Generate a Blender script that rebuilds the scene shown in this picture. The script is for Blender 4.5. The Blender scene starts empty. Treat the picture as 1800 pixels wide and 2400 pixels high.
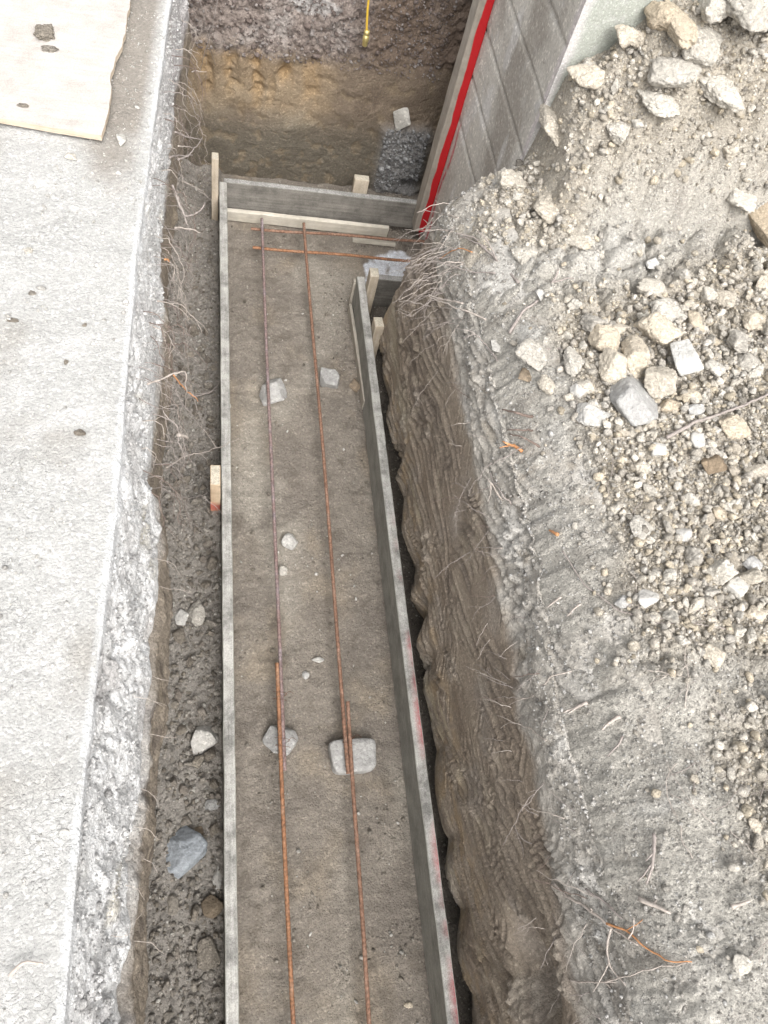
import bpy, bmesh, math, random
import numpy as np
from mathutils import Vector, Matrix
random.seed(7); rng = np.random.default_rng(7)
C = bpy.context.scene.collection
CAM = dict(f=0.745931, R=[[0.9752604, 0.0, -0.221059], [-0.1056927, 0.8782947, -0.4662911], [0.194155, 0.4781196, 0.8565661]])
EXPO = 1.05
PLY = [(-0.5669, 2.0477), (-0.4344, 2.0309), (-0.3019, 2.0174), (-0.2893, 2.0973), (-0.2861, 2.2153), (-0.2931, 2.2916), (-0.2832, 2.374), (-0.2697, 2.4481), (-0.2581, 2.5742), (-0.2573, 2.704), (-0.2801, 3.2866), (-0.7148, 3.2952), (-1.3148, 3.3952), (-1.1669, 2.0976999999999997)]
STONES = [
(1.2812, 1.428, 0.133, 0.1321, 0.0792, 'right', 'rock_tan', 0.12, 'boulder', 'rock', 'largest tan rock, at the top of the cluster in the right rubble', None),
(1.1126, 1.3874, 0.0919, 0.0904, 0.0633, 'right', 'rock_tan', 0.08, 'rock', 'rock', 'smooth yellow brown rock at the left end of the cluster', None),
(1.1928, 1.3391, 0.087, 0.1246, 0.0609, 'right', 'rock_tan', 0.12, 'rock', 'rock', 'upright pale tan rock in the middle of the rubble cluster', None),
(1.1078, 1.2923, 0.0984, 0.1, 0.0689, 'right', 'rock_tan', 0.12, 'rock', 'rock', 'rough tan rock just above the grey concrete chunk', None),
(1.2333, 1.2356, 0.0916, 0.1002, 0.0641, 'right', 'clod_pale', 0.12, 'rock', 'rock', 'crumbly pale rock right of the grey concrete chunk', None),
(1.1472, 1.1806, 0.1129, 0.1555, 0.079, 'right', 'rock_grey', 0.0, 'concrete_chunk', 'concrete chunk', 'smooth grey angular concrete chunk half buried in the right rubble', None),
(1.3236, 1.3232, 0.0749, 0.0924, 0.0599, 'right', 'chunk', 0.02, 'rock', 'rock', 'rounded grey stone in the right rubble, right of the tan cluster', None),
(1.4181, 1.0933, 0.0954, 0.0746, 0.0448, 'right', 'rock_tan', 0.12, 'rock', 'rock', 'cream oblong rock just below the long dry twig', None),
(1.2517, 1.1714, 0.0594, 0.0454, 0.0318, 'right', 'rock_tan', 0.02, 'rock', 'rock', 'small smooth tan rock right of the concrete chunk', None),
(1.3366, 1.5182, 0.1303, 0.0879, 0.0527, 'right', 'clod_pale', 0.2, 'rock', 'rock', 'crumbly grey clump above the largest tan rock', None),
(1.527, 1.3933, 0.0637, 0.0801, 0.0446, 'right', 'clod_pale', 0.1, 'rock', 'rock', 'pale upright lump at the right above the twig', None),
(1.2937, 1.051, 0.0417, 0.0466, 0.0292, 'right', 'rock_white', 0.03, 'rock', 'rock', 'small whitish rock under the tip of the twig', None),
(1.1198, 1.4527, 0.0409, 0.0537, 0.0204, 'right', 'chunk', 0.0, 'rock', 'rock', 'small flat blue grey stone above the tan cluster', None),
(1.1798, 1.4511, 0.062, 0.0397, 0.0238, 'right', 'rock_tan', 0.0, 'rock', 'rock', 'small flat tan stone touching the largest rock on its left', None),
(1.1708, 1.0186, 0.0457, 0.0419, 0.0293, 'right', 'rock_white', 0.05, 'rock', 'rock', 'small white lump left of the twig tip, below the chunk', None),
(0.9944, 1.2335, 0.0431, 0.0506, 0.0215, 'right', 'rock_white', 0.03, 'rock', 'rock', 'round white lump on the grey soil left of the chunk', None),
(1.3212, 0.9812, 0.0633, 0.0544, 0.0326, 'right', 'rock_brown', 0.04, 'rock', 'rock', 'rounded brown rock below the cream oblong rock', None),
(1.4409, 0.9501, 0.0704, 0.055, 0.033, 'right', 'clod_pale', 0.08, 'rock', 'rock', 'pale rock at the right edge, below the twig', None),
(1.2948, 0.8325, 0.0528, 0.0363, 0.0254, 'right', 'rock_tan', 0.12, 'rock', 'rock', 'tan wedge shaped rock in the middle of the right rubble', None),
(1.323, 1.1968, 0.0552, 0.0435, 0.0305, 'right', 'rock_tan', 0.08, 'rock', 'rock', 'small yellowish rock left of the twig middle', None),
(1.3211, 1.1567, 0.0517, 0.0361, 0.0252, 'right', 'rock_grey', 0.03, 'rock', 'rock', 'small mid grey rock just above the twig', None),
(1.1565, 0.7602, 0.0455, 0.037, 0.0222, 'right', 'rock_white', 0.0, 'rock', 'rock', 'small square white rock in the right rubble', None),
(1.2576, 0.6254, 0.0575, 0.0503, 0.0302, 'right', 'rock_white', 0.02, 'rock', 'rock', 'bright white angular rock near the right edge', None),
(1.015, 0.602, 0.0515, 0.0448, 0.0269, 'right', 'rock_white', 0.06, 'rock', 'rock', 'white crumbly rock at the left edge of the stony patch', None),
(1.1313, 0.4573, 0.0557, 0.0627, 0.0334, 'right', 'rock_tan', 0.07, 'rock', 'rock', 'tan crumbly rock at the bottom of the stony patch', None),
(1.0544, 0.8009, 0.0646, 0.0736, 0.0258, 'right', 'clod_pale', 0.15, 'rock', 'rock', 'flattened grey lump left of the small square white rock', None),
(1.3323, 0.6812, 0.0515, 0.0394, 0.0236, 'right', 'rock_grey', 0.03, 'rock', 'rock', 'grey stone near the right edge above the bright white rock', None),
(0.9666, 0.6045, 0.0368, 0.0301, 0.0181, 'right', 'rock_grey', 0.03, 'rock', 'rock', 'pale grey stone left of the white crumbly rock', None),
(1.762, 1.8748, 0.1203, 0.2765, 0.0601, 'right', 'rock_tan', 0.04, 'boulder', 'rock', 'large brown tan boulder cut by the right edge of the view', None),
(1.6653, 1.9101, 0.1024, 0.1014, 0.0507, 'right', 'clod_pale', 0.15, 'rock', 'rock', 'whitish boulder left of the large brown one', None),
(1.3405, 2.0952, 0.1586, 0.147, 0.0735, 'right', 'clod_pale', 0.15, 'rock', 'rock', 'pinkish grey crumbly boulder high on the right pile', None),
(1.5103, 2.1721, 0.1915, 0.2272, 0.0958, 'right', 'clod_pale', 0.15, 'boulder', 'rock', 'biggest grey lump at the top right of the pile', None),
(1.31, 2.1657, 0.0931, 0.1883, 0.0558, 'right', 'rock_tan', 0.12, 'rock', 'rock', 'tan boulder near the concrete wall at the top', None),
(1.1149, 2.1778, 0.0902, 0.0944, 0.0631, 'right', 'rock_tan', 0.02, 'rock', 'rock', 'smooth yellowish rock at the foot of the concrete wall corner', None),
(1.3982, 2.1826, 0.09, 0.1182, 0.063, 'right', 'clod_pale', 0.1, 'rock', 'rock', 'pale boulder at the top edge right of the wall', None),
(1.5025, 1.5838, 0.0494, 0.0532, 0.0346, 'right', 'clod_pale', 0.1, 'rock', 'rock', 'pale lump above the stony patch near the right edge', None),
(1.3646, 1.7215, 0.0652, 0.0543, 0.0217, 'right', 'chunk', 0.02, 'rock', 'rock', 'flat grey stone on bare soil above the tan cluster', None),
(0.9575, 1.5819, 0.0289, 0.0367, 0.0202, 'right', 'rock_white', 0.02, 'rock', 'rock', 'small bright white stone near the thick bent root', None),
(1.0607, 1.9511, 0.0956, 0.1297, 0.0478, 'right', 'clod_pale', 0.2, 'rock', 'rock', 'crumbly cream lump at the tip of the dirt bank', None),
(0.8429, 1.4837, 0.0346, 0.0556, 0.0138, 'right', 'rock_white', 0.0, 'rock', 'rock', 'flat white flake on the upper edge of the right bank', None),
(0.8907, 1.3315, 0.0476, 0.0412, 0.0144, 'right', 'rock_brown', 0.0, 'rock', 'rock', 'brown flat shard on the bank edge beside a pale lump', None),
(1.0912, 2.2, 0.0528, 0.0749, 0.0423, 'right', 'rock_tan', 0.1, 'rock', 'rock', 'tan lump lowest of the row against the concrete wall', None),
(1.1237, 2.2, 0.0415, 0.0704, 0.0332, 'right', 'clod_pale', 0.15, 'rock', 'rock', 'pale lump second in the row against the concrete wall', None),
(1.198, 2.1989, 0.065, 0.0738, 0.052, 'right', 'rock_tan', 0.12, 'rock', 'rock', 'tan lump in the middle of the row against the concrete wall', None),
(1.2268, 2.2, 0.0537, 0.0907, 0.0429, 'right', 'clod_pale', 0.15, 'rock', 'rock', 'pale lump high in the row against the concrete wall', None),
(1.2736, 2.2, 0.08, 0.1114, 0.064, 'right', 'rock_tan', 0.12, 'rock', 'rock', 'tan lump at the top of the row against the concrete wall', None),
(1.3826, 2.1353, 0.1009, 0.14, 0.0706, 'right', 'clod_pale', 0.18, 'rock', 'rock', 'crumbly lump right of the row of lumps by the wall', None),
(1.4703, 2.0611, 0.1225, 0.1415, 0.0613, 'right', 'clod_pale', 0.2, 'rock', 'rock', 'crumbly flattish lump on the upper right slope', None),
(1.3125, 2.0538, 0.121, 0.1058, 0.0529, 'right', 'clod_pale', 0.2, 'rock', 'rock', 'crumbly lump below the pinkish grey boulder', None),
(1.2159, 2.0495, 0.0938, 0.1078, 0.0469, 'right', 'clod_pale', 0.2, 'rock', 'rock', 'crumbly lump on the slope below the wall front', None),
(1.0726, 2.2, 0.0996, 0.1553, 0.0598, 'right', 'clod_pale', 0.22, 'rock', 'rock', 'tall crumbly clump leaning on the concrete wall corner', None),
(0.9633, 2.0924, 0.0962, 0.1121, 0.0481, 'right', 'clod_pale', 0.2, 'rock', 'rock', 'rounded crumbly clump on the tip of the dirt bank', None),
(1.149, 1.8252, 0.0851, 0.0911, 0.0383, 'right', 'clod_pale', 0.2, 'rock', 'rock', 'rounded grey clump in the middle of the bare slope', None),
(0.9542, 1.7656, 0.0891, 0.0974, 0.0401, 'right', 'clod_pale', 0.2, 'rock', 'rock', 'greyish clump beside the roots on the bank corner', None),
(0.9114, 1.3868, 0.1082, 0.0985, 0.0345, 'right', 'clod_pale', 0.15, 'rock', 'rock', 'large flat grey clump with a twig on it', None),
(0.9982, 1.3277, 0.0605, 0.0989, 0.0303, 'right', 'clod_pale', 0.2, 'rock', 'rock', 'crumbly upright clump left of the rough tan rock', None),
(1.0072, 1.1404, 0.0794, 0.07, 0.028, 'right', 'rock_white', 0.15, 'rock', 'rock', 'whitish crumbly patch of soil left of the concrete chunk', None),
(0.9274, 1.2679, 0.0582, 0.0626, 0.0291, 'right', 'clod_pale', 0.2, 'rock', 'rock', 'grey clump beside the brown flat shard', None),
(1.6074, 1.4754, 0.0724, 0.068, 0.0408, 'right', 'rock_tan', 0.1, 'rock', 'rock', 'tan lump near the right edge above the twig', None),
(1.5473, 1.5696, 0.0563, 0.0902, 0.0338, 'right', 'clod_pale', 0.1, 'rock', 'rock', 'upright pale lump above the right end of the twig', None),
(1.429, 1.4801, 0.0473, 0.0846, 0.0284, 'right', 'rock_tan', 0.1, 'rock', 'rock', 'narrow tan lump right of the largest tan rock', None),
(1.4344, 1.3061, 0.0608, 0.0607, 0.0364, 'right', 'clod_pale', 0.1, 'rock', 'rock', 'pale lump right of the rounded grey stone', None),
(1.5363, 1.3159, 0.0751, 0.0663, 0.0398, 'right', 'clod_pale', 0.1, 'rock', 'rock', 'broad pale lump just above the twig at the right edge', None),
(1.2867, 0.5482, 0.0494, 0.0414, 0.0248, 'right', 'rock_tan', 0.1, 'rock', 'rock', 'tan lump below the bright white rock at the right edge', None),
(0.9854, -0.1518, 0.0416, 0.0379, 0.0151, 'right', 'clod_pale', 0.15, 'rock', 'rock', 'white crumbly lump near the lower right corner', None),
(1.0983, 0.0802, 0.0314, 0.0362, 0.0188, 'right', 'rock_tan', 0.1, 'rock', 'rock', 'tan clod at the right edge low down', None),
(-0.4918, 2.4553, 0.0629, 0.0797, 0.0157, 'ply', 'clod_dark', 0.05, 'mud_flake', 'mud flake', 'largest grey mud flake on the plywood sheet', None),
(-0.4684, 2.3853, 0.0518, 0.0274, 0.0082, 'ply', 'clod_dark', 0.05, 'mud_flake', 'mud flake', 'thin long mud flake below the largest one on the plywood', None),
(-0.511, 2.1095, 0.0312, 0.0163, 0.0049, 'ply', 'clod_dark', 0.05, 'mud_flake', 'mud flake', 'small dark mud flake near the plywood lower edge', None),
(-0.2511, 2.0442, 0.028, 0.0406, 0.0196, 'left', 'rock_white', 0.03, 'pebble', 'pebble', 'white pebble just off the plywood corner', None),
(-0.3808, 1.9496, 0.0314, 0.027, 0.0108, 'left', 'clod_pale', 0.05, 'mud_flake', 'mud flake', 'pale flake on the ground below the plywood', None),
(-0.4501, 1.5805, 0.0216, 0.0195, 0.0078, 'left', 'clod_pale', 0.05, 'mud_flake', 'mud flake', 'small pale flake on bare ground at left', None),
(-0.461, 1.3485, 0.0264, 0.0145, 0.0051, 'left', 'clod_dark', 0.05, 'mud_flake', 'mud flake', 'dark narrow mud flake at the left edge', None),
(-0.4272, 1.4406, 0.0189, 0.0152, 0.0053, 'left', 'clod_dark', 0.05, 'mud_flake', 'mud flake', 'small dark mud flake above the narrow one', None),
(-0.2995, 1.347, 0.0106, 0.0118, 0.0053, 'left', 'clod_dark', 0.05, 'mud_flake', 'mud flake', 'tiny dark crumb on the pale ground', None),
(-0.332, 1.2291, 0.0122, 0.0138, 0.0061, 'left', 'clod_dark', 0.05, 'mud_flake', 'mud flake', 'tiny dark round crumb midway on the pale ground', None),
(-0.2871, 1.0269, 0.0253, 0.02, 0.01, 'left', 'clod_dark', 0.15, 'dirt_clod', 'clod', 'dark crumbly clod on the cracked pale ground', None),
(-0.2485, 0.1922, 0.0138, 0.0091, 0.0046, 'left', 'rock_white', 0.02, 'pebble', 'pebble', 'whitish pebble on the near left ground', None),
(0.2462, 2.022, 0.1063, 0.0985, 0.0788, 'floor', 'rock_grey', 0.06, 'stone', 'stone', 'grey stone propping the left rebar in the far half', None),
(0.5074, 2.0963, 0.0949, 0.0821, 0.0657, 'floor', 'rock_grey', 0.08, 'stone', 'stone', 'pale grey stone beside the right rebar in the far half', None),
(0.2346, 0.5665, 0.0935, 0.1169, 0.0561, 'floor', 'rock_grey', 0.0, 'stone', 'stone', 'angular pale grey stone under the left rebar overlap', None),
(0.4718, 0.4937, 0.1566, 0.1104, 0.0607, 'floor', 'rock_grey', 0.0, 'concrete_block', 'concrete block', 'square block of grey concrete under the right rebar overlap', None),
(0.2953, 1.3124, 0.057, 0.0558, 0.0335, 'floor', 'rock_white', 0.0, 'stone', 'stone', 'small white angular stone between the two lengthwise bars', None),
(0.2668, 1.1918, 0.0383, 0.0421, 0.023, 'floor', 'clod_pale', 0.05, 'stone', 'stone', 'small brown lump right of the left rebar', None),
(-0.0229, 0.5818, 0.0858, 0.0896, 0.0515, 'floor', 'rock_white', 0.0, 'stone', 'stone', 'smooth whitish stone outside the left form board', None),
(-0.0886, 0.2323, 0.1096, 0.1401, 0.0658, 'floor', 'rock_blue', 0.0, 'stone', 'stone', 'large angular blue grey stone left of the form board', None),
(0.0212, 0.1566, 0.0248, 0.061, 0.0173, 'floor', 'rock_white', 0.0, 'stone', 'stone', 'narrow pale stone jammed against the left form board', None),
(-0.1068, 0.9978, 0.0408, 0.0585, 0.0245, 'floor', 'rock_white', 0.03, 'stone', 'stone', 'small pinkish white stone beneath the left bank', None),
(-0.0438, 1.0078, 0.0572, 0.0764, 0.0343, 'floor', 'clod_pale', 0.03, 'stone', 'stone', 'light grey brown stone next to the pinkish white one', None),
(-0.0007, 0.3706, 0.0428, 0.0331, 0.0199, 'floor', 'rock_grey', 0.03, 'stone', 'stone', 'small grey stone above the large blue grey one', None),
(-0.0007, 0.0787, 0.0594, 0.0541, 0.0325, 'floor', 'rock_brown', 0.02, 'stone', 'stone', 'brown smooth stone against the left form board', None),
(-0.0072, -0.0428, 0.0658, 0.0771, 0.0329, 'floor', 'clod_dark', 0.06, 'stone', 'stone', 'big dark clod near the bottom, left of the form board', None),
(-0.0955, -0.0353, 0.0234, 0.0534, 0.0117, 'floor', 'clod_dark', 0.0, 'stone', 'stone', 'narrow dark stone standing near the bottom left channel', None),
(-0.1114, 0.0986, 0.0372, 0.0613, 0.0186, 'floor', 'clod_dark', 0.0, 'stone', 'stone', 'oblong dark stone below the large blue grey one', None),
(-0.0356, 0.2893, 0.0308, 0.0453, 0.0185, 'floor', 'rock_brown', 0.0, 'stone', 'stone', 'ochre stone right above the large blue grey one', None),
(-0.0777, 0.3251, 0.0335, 0.035, 0.0201, 'floor', 'clod_dark', 0.05, 'stone', 'stone', 'square dark clod above the large blue grey stone', None),
(0.6189, 2.0709, 0.0418, 0.0668, 0.0167, 'floor', 'rock_brown', 0.0, 'bark_piece', 'bark', 'reddish brown bark piece at the base of the right form board', None),
(0.5791, -0.2392, 0.0256, 0.0163, 0.0114, 'floor', 'rock_tan', 0.0, 'pebble', 'pebble', 'cream pebble at the bottom near the right form board', None),
(-0.0066, 2.0504, 0.0226, 0.0242, 0.0158, 'floor', 'rock_white', 0.0, 'pebble', 'pebble', 'bluish white pebble in the far left channel', None),
(0.0689, 1.9519, 0.0266, 0.0286, 0.0186, 'floor', 'rock_white', 0.0, 'pebble', 'pebble', 'bluish white pebble below the buried root loop', None),
(0.3808, 0.8435, 0.0368, 0.0206, 0.0124, 'floor', 'rock_white', 0.0, 'pebble', 'pebble', 'narrow whitish pebble between the bars midway', None),
(0.3276, 0.7898, 0.023, 0.0235, 0.0138, 'floor', 'rock_grey', 0.0, 'pebble', 'pebble', 'small grey pebble between the bars midway', None)]
ROOTS = [
([(-0.1603, 1.2738, 1.02), (-0.1232, 1.3093, 1.0), (-0.0858, 1.3503, 0.98), (-0.066, 1.3674, 0.96), (-0.0682, 1.3704, 0.88), (-0.0768, 1.4375, 0.7)], 0.0028, 'root_pale', 'thick pale root that sticks out and bends down from the left bank', None, 1, 'root'),
([(-0.1168, 2.0618, 1.0), (-0.0781, 1.9806, 0.95), (-0.0366, 2.0341, 0.93), (-0.0196, 2.0791, 0.93)], 0.0045, 'root_grey', 'thickest stubby root curving up near the far left stake', None, 1, 'root'),
([(-0.1077, 1.9322, 0.95), (-0.0787, 1.9654, 0.92), (-0.0438, 1.9815, 0.9), (-0.0325, 1.9836, 0.89)], 0.0035, 'root_pale', 'straight pale root with a cut end below the stubby one', None, 0, 'root'),
([(-0.0993, 1.3625, 0.95), (-0.0772, 1.3781, 0.88), (-0.0404, 1.3957, 0.8), (-0.0366, 1.3933, 0.79)], 0.0026, 'root_orange', 'orange stripped root lying along the left bank edge', None, 0, 'root'),
([(-0.1302, 1.7435, 1.0), (-0.1231, 1.751, 0.99), (-0.1185, 1.7545, 0.98)], 0.004, 'root_orange', 'short orange root stub in the far left bank', None, 0, 'root'),
([(-0.0857, 1.1991, 0.9), (-0.0632, 1.2305, 0.85), (-0.061, 1.2327, 0.84)], 0.006, 'root_pale', 'broken stub with orange end poking from the left bank ledge', None, 0, 'root'),
([(-0.1258, 1.22, 0.7), (-0.0771, 1.3122, 0.62), (-0.0082, 1.4085, 0.5), (0.0463, 1.4994, 0.4), (0.1017, 1.5742, 0.34)], 0.0022, 'root_pale', 'long pale root crossing over the left form board', None, 2, 'root'),
([(-0.1124, 1.9815, 0.05), (-0.0566, 1.9645, 0.06), (-0.0009, 1.9758, 0.07), (0.0365, 2.0247, 0.08), (0.0426, 2.098, 0.08)], 0.0035, 'root_grey', 'root loop half buried in the far left channel', None, 0, 'root'),
([(-0.1458, 1.581, 1.0), (-0.0813, 1.6633, 0.9), (-0.0359, 1.6846, 0.8), (-0.028, 1.6879, 0.75)], 0.0022, 'root_pale', 'long slanting pale root from the far left bank', None, 2, 'root'),
([(-0.1308, 1.1204, 0.75), (-0.0891, 1.1761, 0.6), (-0.0508, 1.2331, 0.5), (-0.0113, 1.3079, 0.4)], 0.0018, 'root_grey', 'arching thin root above the near end of the left channel', None, 1, 'root'),
([(-0.0755, 1.1681, 0.6), (-0.0758, 1.1912, 0.5), (-0.0622, 1.2471, 0.3), (-0.0247, 1.2627, 0.2)], 0.0015, 'root_grey', 'thin root hanging beside the red marked stake', None, 1, 'root'),
([(-0.0635, 2.6493, 1.0), (-0.0485, 2.6896, 0.98), (-0.017, 2.7387, 0.95)], 0.0024, 'root_pale', 'short bright root against the ochre far bank', None, 0, 'root'),
([(0.0283, 3.1447, 1.0), (0.0045, 3.1905, 0.85), (-0.0293, 3.2459, 0.7), (-0.0459, 3.3071, 0.6)], 0.0022, 'root_grey', 'long root hanging in front of the far left corner', None, 2, 'root'),
([(-0.0398, 3.0958, 1.0), (-0.0189, 3.1849, 0.85), (-0.001, 3.2847, 0.7), (0.0188, 3.354, 0.6)], 0.0017, 'root_grey', 'thin root crossing the long one in the far left corner', None, 2, 'root'),
([(-0.1011, 2.1831, 1.0), (-0.0699, 2.2501, 0.97), (-0.0305, 2.4343, 0.9)], 0.0028, 'root_grey', 'grey root stub jutting left of the far bank foot', None, 0, 'root'),
([(-0.1139, 2.3174, 1.0), (-0.0689, 2.3686, 0.95), (-0.0304, 2.427, 0.9)], 0.0032, 'root_grey', 'thick grey root stub high on the far left bank', None, 0, 'root'),
([(-0.1024, 2.2502, 1.0), (-0.0826, 2.3007, 0.96), (-0.0603, 2.3537, 0.92)], 0.0028, 'root_pale', 'short straight stub just under the thick grey one', None, 0, 'root'),
([(-0.1282, 2.19, 1.0), (-0.0972, 2.2725, 0.95), (-0.06, 2.3205, 0.92)], 0.0035, 'root_grey', 'blunt root stub beside a round white lump on the bank', None, 0, 'root'),
([(0.8754, 1.9512, 1.0), (0.8433, 2.0137, 0.98), (0.7805, 2.0472, 0.93), (0.7467, 2.1045, 0.9)], 0.002, 'root_grey', 'grey curved root at the top of the right bundle', None, 2, 'root'),
([(0.8075, 2.0308, 1.0), (0.7896, 2.1678, 0.9), (0.7517, 2.236, 0.85)], 0.0024, 'root_pale', 'pale forked root reaching toward the red edged plank', None, 1, 'root'),
([(0.811, 2.0664, 0.95), (0.7874, 2.1384, 0.86), (0.7726, 2.2058, 0.82), (0.7653, 2.2449, 0.8)], 0.0022, 'root_pale', 'pale hooked root below the forked one', None, 0, 'root'),
([(0.8032, 2.2617, 0.8), (0.7891, 2.263, 0.75), (0.7601, 2.296, 0.7), (0.7322, 2.3304, 0.68)], 0.0024, 'root_pale', 'lowest pale root tip hanging over the footing corner', None, 0, 'root'),
([(0.9197, 1.6665, 1.0809), (0.8993, 1.7707, 1.0442), (0.8531, 1.8521, 1.04), (0.8313, 1.9085, 1.0148), (0.8022, 1.9608, 0.98)], 0.005, 'root_grey', 'thick bluish grey root sloping up the bank corner', None, 1, 'root'),
([(0.861, 1.8528, 1.0401), (0.8323, 1.9241, 1.02), (0.787, 1.952, 1.0)], 0.004, 'root_grey', 'pale thick root just above the bluish one', None, 0, 'root'),
([(0.8687, 1.4923, 1.0444), (0.9093, 1.549, 1.0851), (0.9484, 1.5666, 1.1087), (1.0142, 1.6407, 1.1343), (1.0199, 1.6627, 1.1506)], 0.0055, 'root_grey', 'thick bent grey root lying up the slope near white stone', None, 1, 'root'),
([(0.8258, 1.8628, 1.0079), (0.8042, 1.9157, 0.9762), (0.7851, 1.9674, 0.9), (0.769, 1.9711, 0.87)], 0.0022, 'root_orange', 'orange root in the bundle at the bank corner', None, 0, 'root'),
([(0.8068, 1.8568, 0.9623), (0.7647, 1.8854, 0.9), (0.7312, 1.9294, 0.8)], 0.002, 'root_pale', 'long pale root sweeping down from the bundle', None, 1, 'root'),
([(0.8722, 1.7424, 1.04), (0.8094, 1.8078, 0.98), (0.7526, 1.8955, 0.92), (0.7313, 1.9568, 0.88)], 0.0022, 'root_grey', 'long grey root in the middle of the bundle', None, 2, 'root'),
([(0.8165, 1.5652, 1.02), (0.7659, 1.636, 0.98), (0.7302, 1.7093, 0.93), (0.6993, 1.7848, 0.88)], 0.003, 'root_pale', 'strong straight root at the lower edge of the bundle', None, 1, 'root'),
([(0.7797, 1.6849, 0.96), (0.745, 1.7531, 0.9), (0.7086, 1.8152, 0.86)], 0.0035, 'root_pale', 'cut pale stick pointing left below the bundle', None, 0, 'root'),
([(0.7882, 1.7716, 0.8409), (0.7678, 1.9087, 0.7113), (0.7102, 1.9706, 0.66), (0.6799, 2.0108, 0.62)], 0.0032, 'root_pale', 'flat pale root at the top of the ribbed clay face', None, 0, 'root'),
([(0.8355, 1.424, 0.997), (0.8215, 1.5064, 0.9727), (0.7649, 1.498, 1.03), (0.7381, 1.501, 1.0)], 0.0024, 'root_grey', 'grey root arching left over the ribbed clay', None, 1, 'root'),
([(0.8837, 1.1957, 1.0357), (0.8107, 1.158, 1.1), (0.7857, 1.1985, 1.06)], 0.005, 'root_dark', 'dark thick root stub with white cut end on the bank edge', None, 0, 'root'),
([(0.8803, 1.1568, 1.0234), (0.8, 1.1048, 1.1), (0.7816, 1.125, 1.07)], 0.0035, 'root_dark', 'second dark root stub just below the white ended one', None, 0, 'root'),
([(0.8856, 1.0978, 1.0308), (0.8081, 1.0799, 1.1), (0.7863, 1.1145, 1.07)], 0.0035, 'root_dark', 'third dark root stub leaning down to the right', None, 0, 'root'),
([(0.853, 1.1093, 0.9887), (0.84, 1.1362, 0.978), (0.7804, 1.0866, 1.06), (0.7709, 1.1021, 1.05)], 0.005, 'root_orange', 'bright orange torn root stub on the bank edge', None, 1, 'root'),
([(0.8565, 1.1217, 0.9935), (0.7837, 1.0777, 1.0), (0.7636, 1.0798, 0.96)], 0.0018, 'root_grey', 'thin root running left from the orange stub', None, 1, 'root'),
([(0.8086, 1.0079, 0.8902), (0.7439, 1.0076, 0.98), (0.7404, 1.0418, 0.96)], 0.0032, 'root_pale', 'reddish grey root lump below the orange stub', None, 1, 'root'),
([(0.8188, 0.975, 0.9221), (0.7614, 0.9599, 1.0), (0.757, 1.0631, 0.95)], 0.003, 'root_grey', 'grey root running down the bank below the orange stub', None, 1, 'root'),
([(0.8771, 0.824, 1.0334), (0.8726, 0.8395, 1.0215), (0.8685, 0.8524, 1.0098)], 0.005, 'root_orange', 'small orange root stub farther down the bank edge', None, 0, 'root'),
([(0.7968, 0.8746, 0.8516), (0.7803, 0.8966, 0.8099), (0.7702, 0.9344, 0.7293)], 0.0018, 'root_pale', 'bright thin straight root on the grey band of the face', None, 0, 'root'),
([(0.8808, 0.7787, 1.0306), (0.9011, 0.676, 1.0583), (0.9484, 0.5926, 1.0953), (1.0245, 0.5414, 1.1311), (1.1565, 0.5248, 1.1479), (1.2936, 0.4833, 1.1368)], 0.002, 'root_grey', 'very long thin root lying across the right bank top', None, 2, 'root'),
([(0.8589, 0.6605, 1.0087), (0.846, 0.6573, 0.9866), (0.8322, 0.6494, 0.9696)], 0.0032, 'root_pale', 'pale cut stick low on the bank edge', None, 0, 'root'),
([(0.8901, 0.6274, 1.0423), (0.8725, 0.6181, 1.0209), (0.8623, 0.6049, 1.0084)], 0.003, 'root_pale', 'short pale stick on the bank shoulder', None, 0, 'root'),
([(0.8574, 0.3908, 1.0197), (0.8389, 0.3877, 0.9855), (0.8141, 0.3819, 0.9709)], 0.005, 'root_pale', 'thick pinkish root stick on the lower bank edge', None, 1, 'root'),
([(0.8513, 0.4753, 0.9912), (0.8117, 0.4763, 0.956), (0.7921, 0.4503, 0.8667), (0.7765, 0.4682, 0.782), (0.7642, 0.4971, 0.7014)], 0.002, 'root_pale', 'forked pale root over the brown clay, midway down', None, 2, 'root'),
([(0.7869, 0.3324, 0.9088), (0.7797, 0.3843, 0.8306), (0.7704, 0.4192, 0.7362), (0.7632, 0.4148, 0.6788)], 0.0018, 'root_pale', 'curled thin root on the lower clay face', None, 2, 'root'),
([(0.9055, 0.3435, 1.0687), (0.8931, 0.3426, 1.0581), (0.8702, 0.3251, 1.0363)], 0.005, 'root_pale', 'pale split stick on the lower bank top', None, 0, 'root'),
([(0.9019, 0.3013, 1.0641), (0.8861, 0.2845, 1.0522), (0.8672, 0.2635, 1.0374)], 0.003, 'root_grey', 'grey stick slanting below the split one', None, 1, 'root'),
([(0.9051, 0.0954, 1.0866), (0.9013, 0.0691, 1.083), (0.88, 0.0196, 1.0675), (0.8761, 0.0033, 1.0561)], 0.0045, 'root_grey', 'thick grey root curving down the lower right bank', None, 2, 'root'),
([(0.7809, 0.0282, 0.8068), (0.7863, 0.0, 0.8415), (0.8015, -0.0271, 0.9064), (0.8181, -0.0611, 0.9569), (0.8458, -0.1065, 1.0232)], 0.0042, 'root_pale', 'long thick root slanting across the lower bank', None, 2, 'root'),
([(0.8181, -0.0611, 0.9569), (0.8363, -0.0763, 0.9976), (0.8555, -0.1115, 1.041), (0.8801, -0.1336, 1.0764), (0.9088, -0.1402, 1.1013)], 0.0026, 'root_orange', 'long orange root at the lower right of the bank', None, 1, 'root'),
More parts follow.
